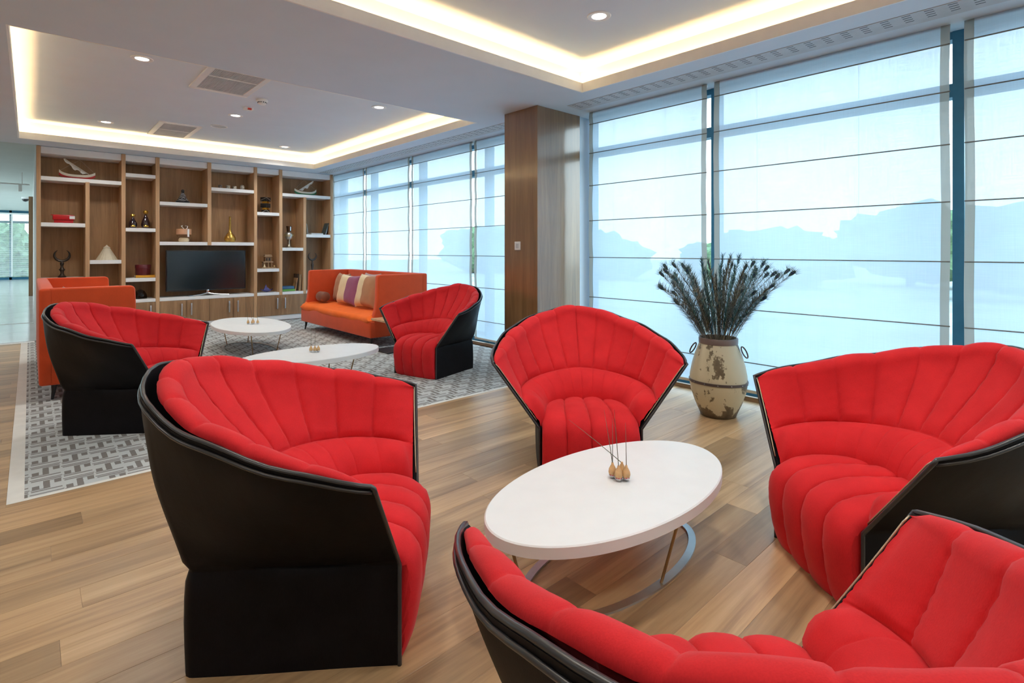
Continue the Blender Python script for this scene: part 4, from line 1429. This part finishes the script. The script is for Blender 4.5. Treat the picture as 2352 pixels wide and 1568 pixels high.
M['rachis'] = plain('feather_shaft', (.34, .28, .20), .45)
M['barb'] = plain('feather_barb', (.085, .08, .045), .5, var=.35, nscale=30, sheen=.4)
M['barb_teal'] = plain('feather_barb_teal', (.04, .12, .115), .45, var=.35, nscale=30, sheen=.4)
M['eye'] = plain('feather_eye', (.04, .10, .10), .35, var=.4, nscale=40)
M['eye_core'] = plain('feather_eye_core', (.012, .03, .10), .3)
def feather_meshes(L, bend, seed, barbm):
    r = random.Random(seed)
    def P(u):
        return Vector((bend * L * u * u, 0.012 * math.sin(u * 3 + seed), L * u * (1 - .12 * abs(bend) * u)))
    st = MB().tube([P(u) for u in np.linspace(0, 1, 9)], [.0028 - .0020 * u for u in np.linspace(0, 1, 9)], 5)
    bb = MB()
    n = 210
    for i in range(n):
        u = .22 + .78 * (i + r.random()) / n
        p = P(u)
        side = 1 if i % 2 else -1
        az = r.uniform(-.9, .9) + (0 if side > 0 else PI)
        ln = r.uniform(.045, .085) * (1.0 if u < .85 else .75) * min(1, .40 + 1.2 * (u - .22) / .4)
        up = r.uniform(.55, .95) if u < .93 else r.uniform(.2, 1.0)
        d = Vector((math.cos(az), math.sin(az) * .7, up * 1.4)).normalized()
        w = Vector((-math.sin(az), math.cos(az), 0)) * .0021
        q = p + d * ln * .55 + Vector((0, 0, -.002)); e = p + d * ln + Vector((math.cos(az), 0, -.3)) * ln * .12
        bb.add([p - w, p + w, q + w * .7, q - w * .7, e], [(0, 1, 2, 3), (3, 2, 4)])
    t = P(.965)
    dirv = (P(1) - P(.93)).normalized()
    ex = Vector((1, 0, 0))
    ey = dirv
    ez = ex.cross(ey).normalized(); ex = ey.cross(ez)
    def leaf(wd, ln, off, th):
        mb = MB()
        vs = []
        K = 14
        for s_ in (1, -1):
            for k in range(K):
                q = 2 * PI * k / K
                x = wd * math.sin(q) * (1 - .25 * math.cos(q)); y = -ln * math.cos(q)
                vs.append(t + ex * x + ey * (y + off) + ez * (th * s_ * .5))
        vs += [t + ey * off + ez * th, t + ey * off - ez * th]
        fs = []
        for k in range(K):
            k2 = (k + 1) % K
            fs += [(k, k2, 2 * K), (K + k2, K + k, 2 * K + 1), (k2, k, K + k, K + k2)]
        return mb.add(vs, fs)
    eye = leaf(.012, .030, -.01, .003)
    # dark tip barbs rising past the eye
    for k in range(7):
        a = (k - 3) * .16
        d = (ey + ex * a).normalized()
        s0 = t + ey * .004 + ex * a * .04
        w = ex * .0022
        eye.add([s0 - w, s0 + w, s0 + d * r.uniform(.028, .05)], [(0, 1, 2)])
    core = leaf(.0062, .011, -.008, .005)
    return (('shaft', st.mesh('shaft', M['rachis'], True), None), ('barbs', bb.mesh('barbs', barbm), 'stuff'), ('eye', eye.mesh('eye', M['eye']), None), ('eye_core', core.mesh('eye_core', M['eye_core']), None))
variants = [feather_meshes(.74, .22, 1, M['barb']), feather_meshes(.70, .10, 2, M['barb_teal']), feather_meshes(.66, .30, 3, M['barb']), feather_meshes(.60, .05, 4, M['barb']), feather_meshes(.52, .26, 5, M['barb_teal']), feather_meshes(.45, .15, 6, M['barb'])]
protos = []
for v in variants:
    t = thing('peacock_feather', 'peacock feather with dark eye standing in the tall cream vase', 'feather', (0, 0, 0), 0, 'peacock feathers in the floor vase')
    for nm, me, kd in v:
        o = bpy.data.objects.new(nm, me); link(o, t)
        if kd: o['kind'] = kd
    protos.append([t, False])
frnd = random.Random(11)
NF = 62
for i in range(NF):
    k = [0, 1, 2, 0, 1, 3, 4, 2, 1, 0, 5][i % 11]
    pt = protos[k]
    t = pt[0] if not pt[1] else copy_tree(pt[0])
    pt[1] = True
    az = 2 * PI * (i * .618034) % (2 * PI)
    rad = math.sqrt((i + .5) / NF)
    lean = math.radians(2 + 26 * rad)
    if k in (4, 5): lean = math.radians(17 + 13 * frnd.random())
    if math.cos(az) > .4: lean *= .8
    br = .085 * rad
    t.location = (VX + br * math.cos(az), VY + br * math.sin(az), .50 + frnd.uniform(-.03, .04))
    q = Matrix.Rotation(az, 3, 'Z') @ Matrix.Rotation(lean, 3, 'Y') 
    t.rotation_euler = (q @ Matrix.Rotation(frnd.uniform(-.35, .35), 3, 'Z')).to_euler()

# ================================================================== lobby beyond the bookcase
lw = MB()
for x in (-4.6, -3.2, -1.9, -.60, .05):
    lw.box((x - .04, 31.1, 0), (x + .04, 31.25, 2.96))
lw.box((-4.6, 31.1, 0), (.07, 31.25, .10)).box((-4.6, 31.1, 2.42), (.07, 31.25, 2.52)).box((-4.6, 31.1, 2.86), (.07, 31.25, 2.96))
w20 = struct('window_20', lw, M['aluminium'])
MB().box((-4.6, 31.17, .1), (.05, 31.178, 2.86)).build('pane', M['glass'], w20)
vb = thing('venetian_blind', 'half open white venetian blind across the far lobby window', 'blind', (-2.2, 30.95, 0))
sl = MB()
for k in range(62):
    z = .15 + k * .042
    sl.box((-2.3, -.018, -.0015), (2.25, .018, .0015), 0, Matrix.Translation((0, 0, z)) @ Matrix.Rotation(math.radians(32), 4, 'X'))
o = sl.build('slat_field', M['white'], vb); o['kind'] = 'stuff'
for x in (-1.5, -.2, .95, 1.62):
    MB().box((x, -.022, .13), (x + .05, -.019, 2.8)).build('ladder_tape', M['white'], vb)
MB().rbox((-2.3, -.03, 2.78), (2.25, .03, 2.85), .005, 1).build('headrail', M['white'], vb)
dm = thing('dome_camera', 'small dark dome camera on the lobby ceiling', 'camera', (-.10, 23.0, 2.96))
MB().lathe([(.10, .001), (.10, -.05), (.085, -.06)], 20).build('base', M['white'], dm, True)
MB().lathe([(.085, -.06), (.08, -.10), (.05, -.135), (.001, -.15)], 20, cap=False).build('dome', M['black'], dm, True)
rl = thing('ceiling_track', 'thin white light track hanging under the lobby ceiling', 'track', (-.62, 15.8, 2.70))
MB().rbox((-.75, -.02, -.015), (.62, .02, .015), .004, 1).build('rail', M['white'], rl)
for x in (-.6, .5):
    MB().rbox((x - .008, -.008, .0), (x + .008, .008, .26), .002, 1).build('rod', M['white'], rl)
MB().rbox((.44, -.03, -.16), (.50, .03, -.012), .008, 1).build('spot_head', M['white'], rl)

# ================================================================== outdoors, seen dimly through the blinds
grass = struct('ground_outside', MB().box((4.8, -30, -.35), (70, 70, -.15)), plain('paving_outside', (.34, .37, .36), .9, nscale=.7, var=.25))
struct('ground_rear', MB().box((-30, 32, -.35), (4.7, 70, -.15)), plain('lawn_outside', (.10, .22, .06), .9, nscale=2, var=.4))
def leaf_mat(name, a, b):
    m = NT(name)
    n = m.noise(m.coord('Object'), 6, 5, .7)
    bs = m.bsdf(m.ramp(n, [(.35, a), (.65, b)]), .8)
    return m.done(bs)
M['leaf'] = leaf_mat('tree_leaves', (.05, .10, .05), (.16, .26, .12))
M['leaf2'] = leaf_mat('shrub_leaves', (.10, .17, .10), (.36, .50, .30))
def crown_mesh(seed, rx, ry, rz):
    bm = bmesh.new()
    bmesh.ops.create_icosphere(bm, subdivisions=4, radius=1)
    for v in bm.verts:
        n = v.co.normalized()
        d = 1 + .28 * noise.noise(n * 2.2 + Vector((seed * 7.3, 0, 0))) + .22 * noise.noise(n * 6 + Vector((0, seed * 3.1, 0))) + .12 * noise.noise(n * 15)
        v.co = Vector((n.x * rx * d, n.y * ry * d, n.z * rz * d))
    me = bpy.data.meshes.new('crown'); bm.to_mesh(me); bm.free()
    me.materials.append(M['leaf'])
    return me
crowns = [crown_mesh(s, 1.3, 2.7, 1.3) for s in range(3)]
trunk = MB().tube([(0, 0, -1.8), (.05, 0, -.4), (0, .05, .4)], [.16, .12, .07], 10).mesh('trunk', plain('bark', (.12, .08, .05), .9), True)
TREES = [(22, -6.5, 1.9, 1.1), (26, -2.5, 2.5, 1.35), (20, .6, 1.7, 1.0), (25, 4.6, 1.9, 1.05), (21, 8.2, 1.3, .9), (25, 11.9, 1.0, .85), (21, 16.0, 1.15, .9), (25, 20.5, 1.5, 1.0), (21, 26, 1.7, 1.1), (26, 31, 1.6, 1.1)]
for i, (x, y, z, s) in enumerate(TREES):
    t = thing('tree', 'low bushy tree dimly visible through the sheer blinds', 'tree', (x, y, z - .4), (i % 3 - 1) * .2, 'trees beyond the blinds')
    t.scale = (s, s, s)
    link(bpy.data.objects.new('crown', crowns[i % 3]), t)
    link(bpy.data.objects.new('trunk', trunk), t)
sh = crown_mesh(9, 1.5, 1.0, 1.3); sh.materials.clear(); sh.materials.append(M['leaf2'])
for i, (x, y, z) in enumerate(((-5.2, 34.6, .9), (-.9, 34.6, 1.0), (3.2, 35.2, 1.1), (-3.2, 38.4, 2.0), (1.4, 38.8, 1.9))):
    o = bpy.data.objects.new('garden_shrub', sh)
    o.location = (x, y, z); o.rotation_euler = (0, 0, i * 2.1); o.scale = (1, 1, 1.15)
    link(o)
    tag(o, 'bright green shrub outside the far lobby window', 'shrub', 'shrubs outside the lobby window')
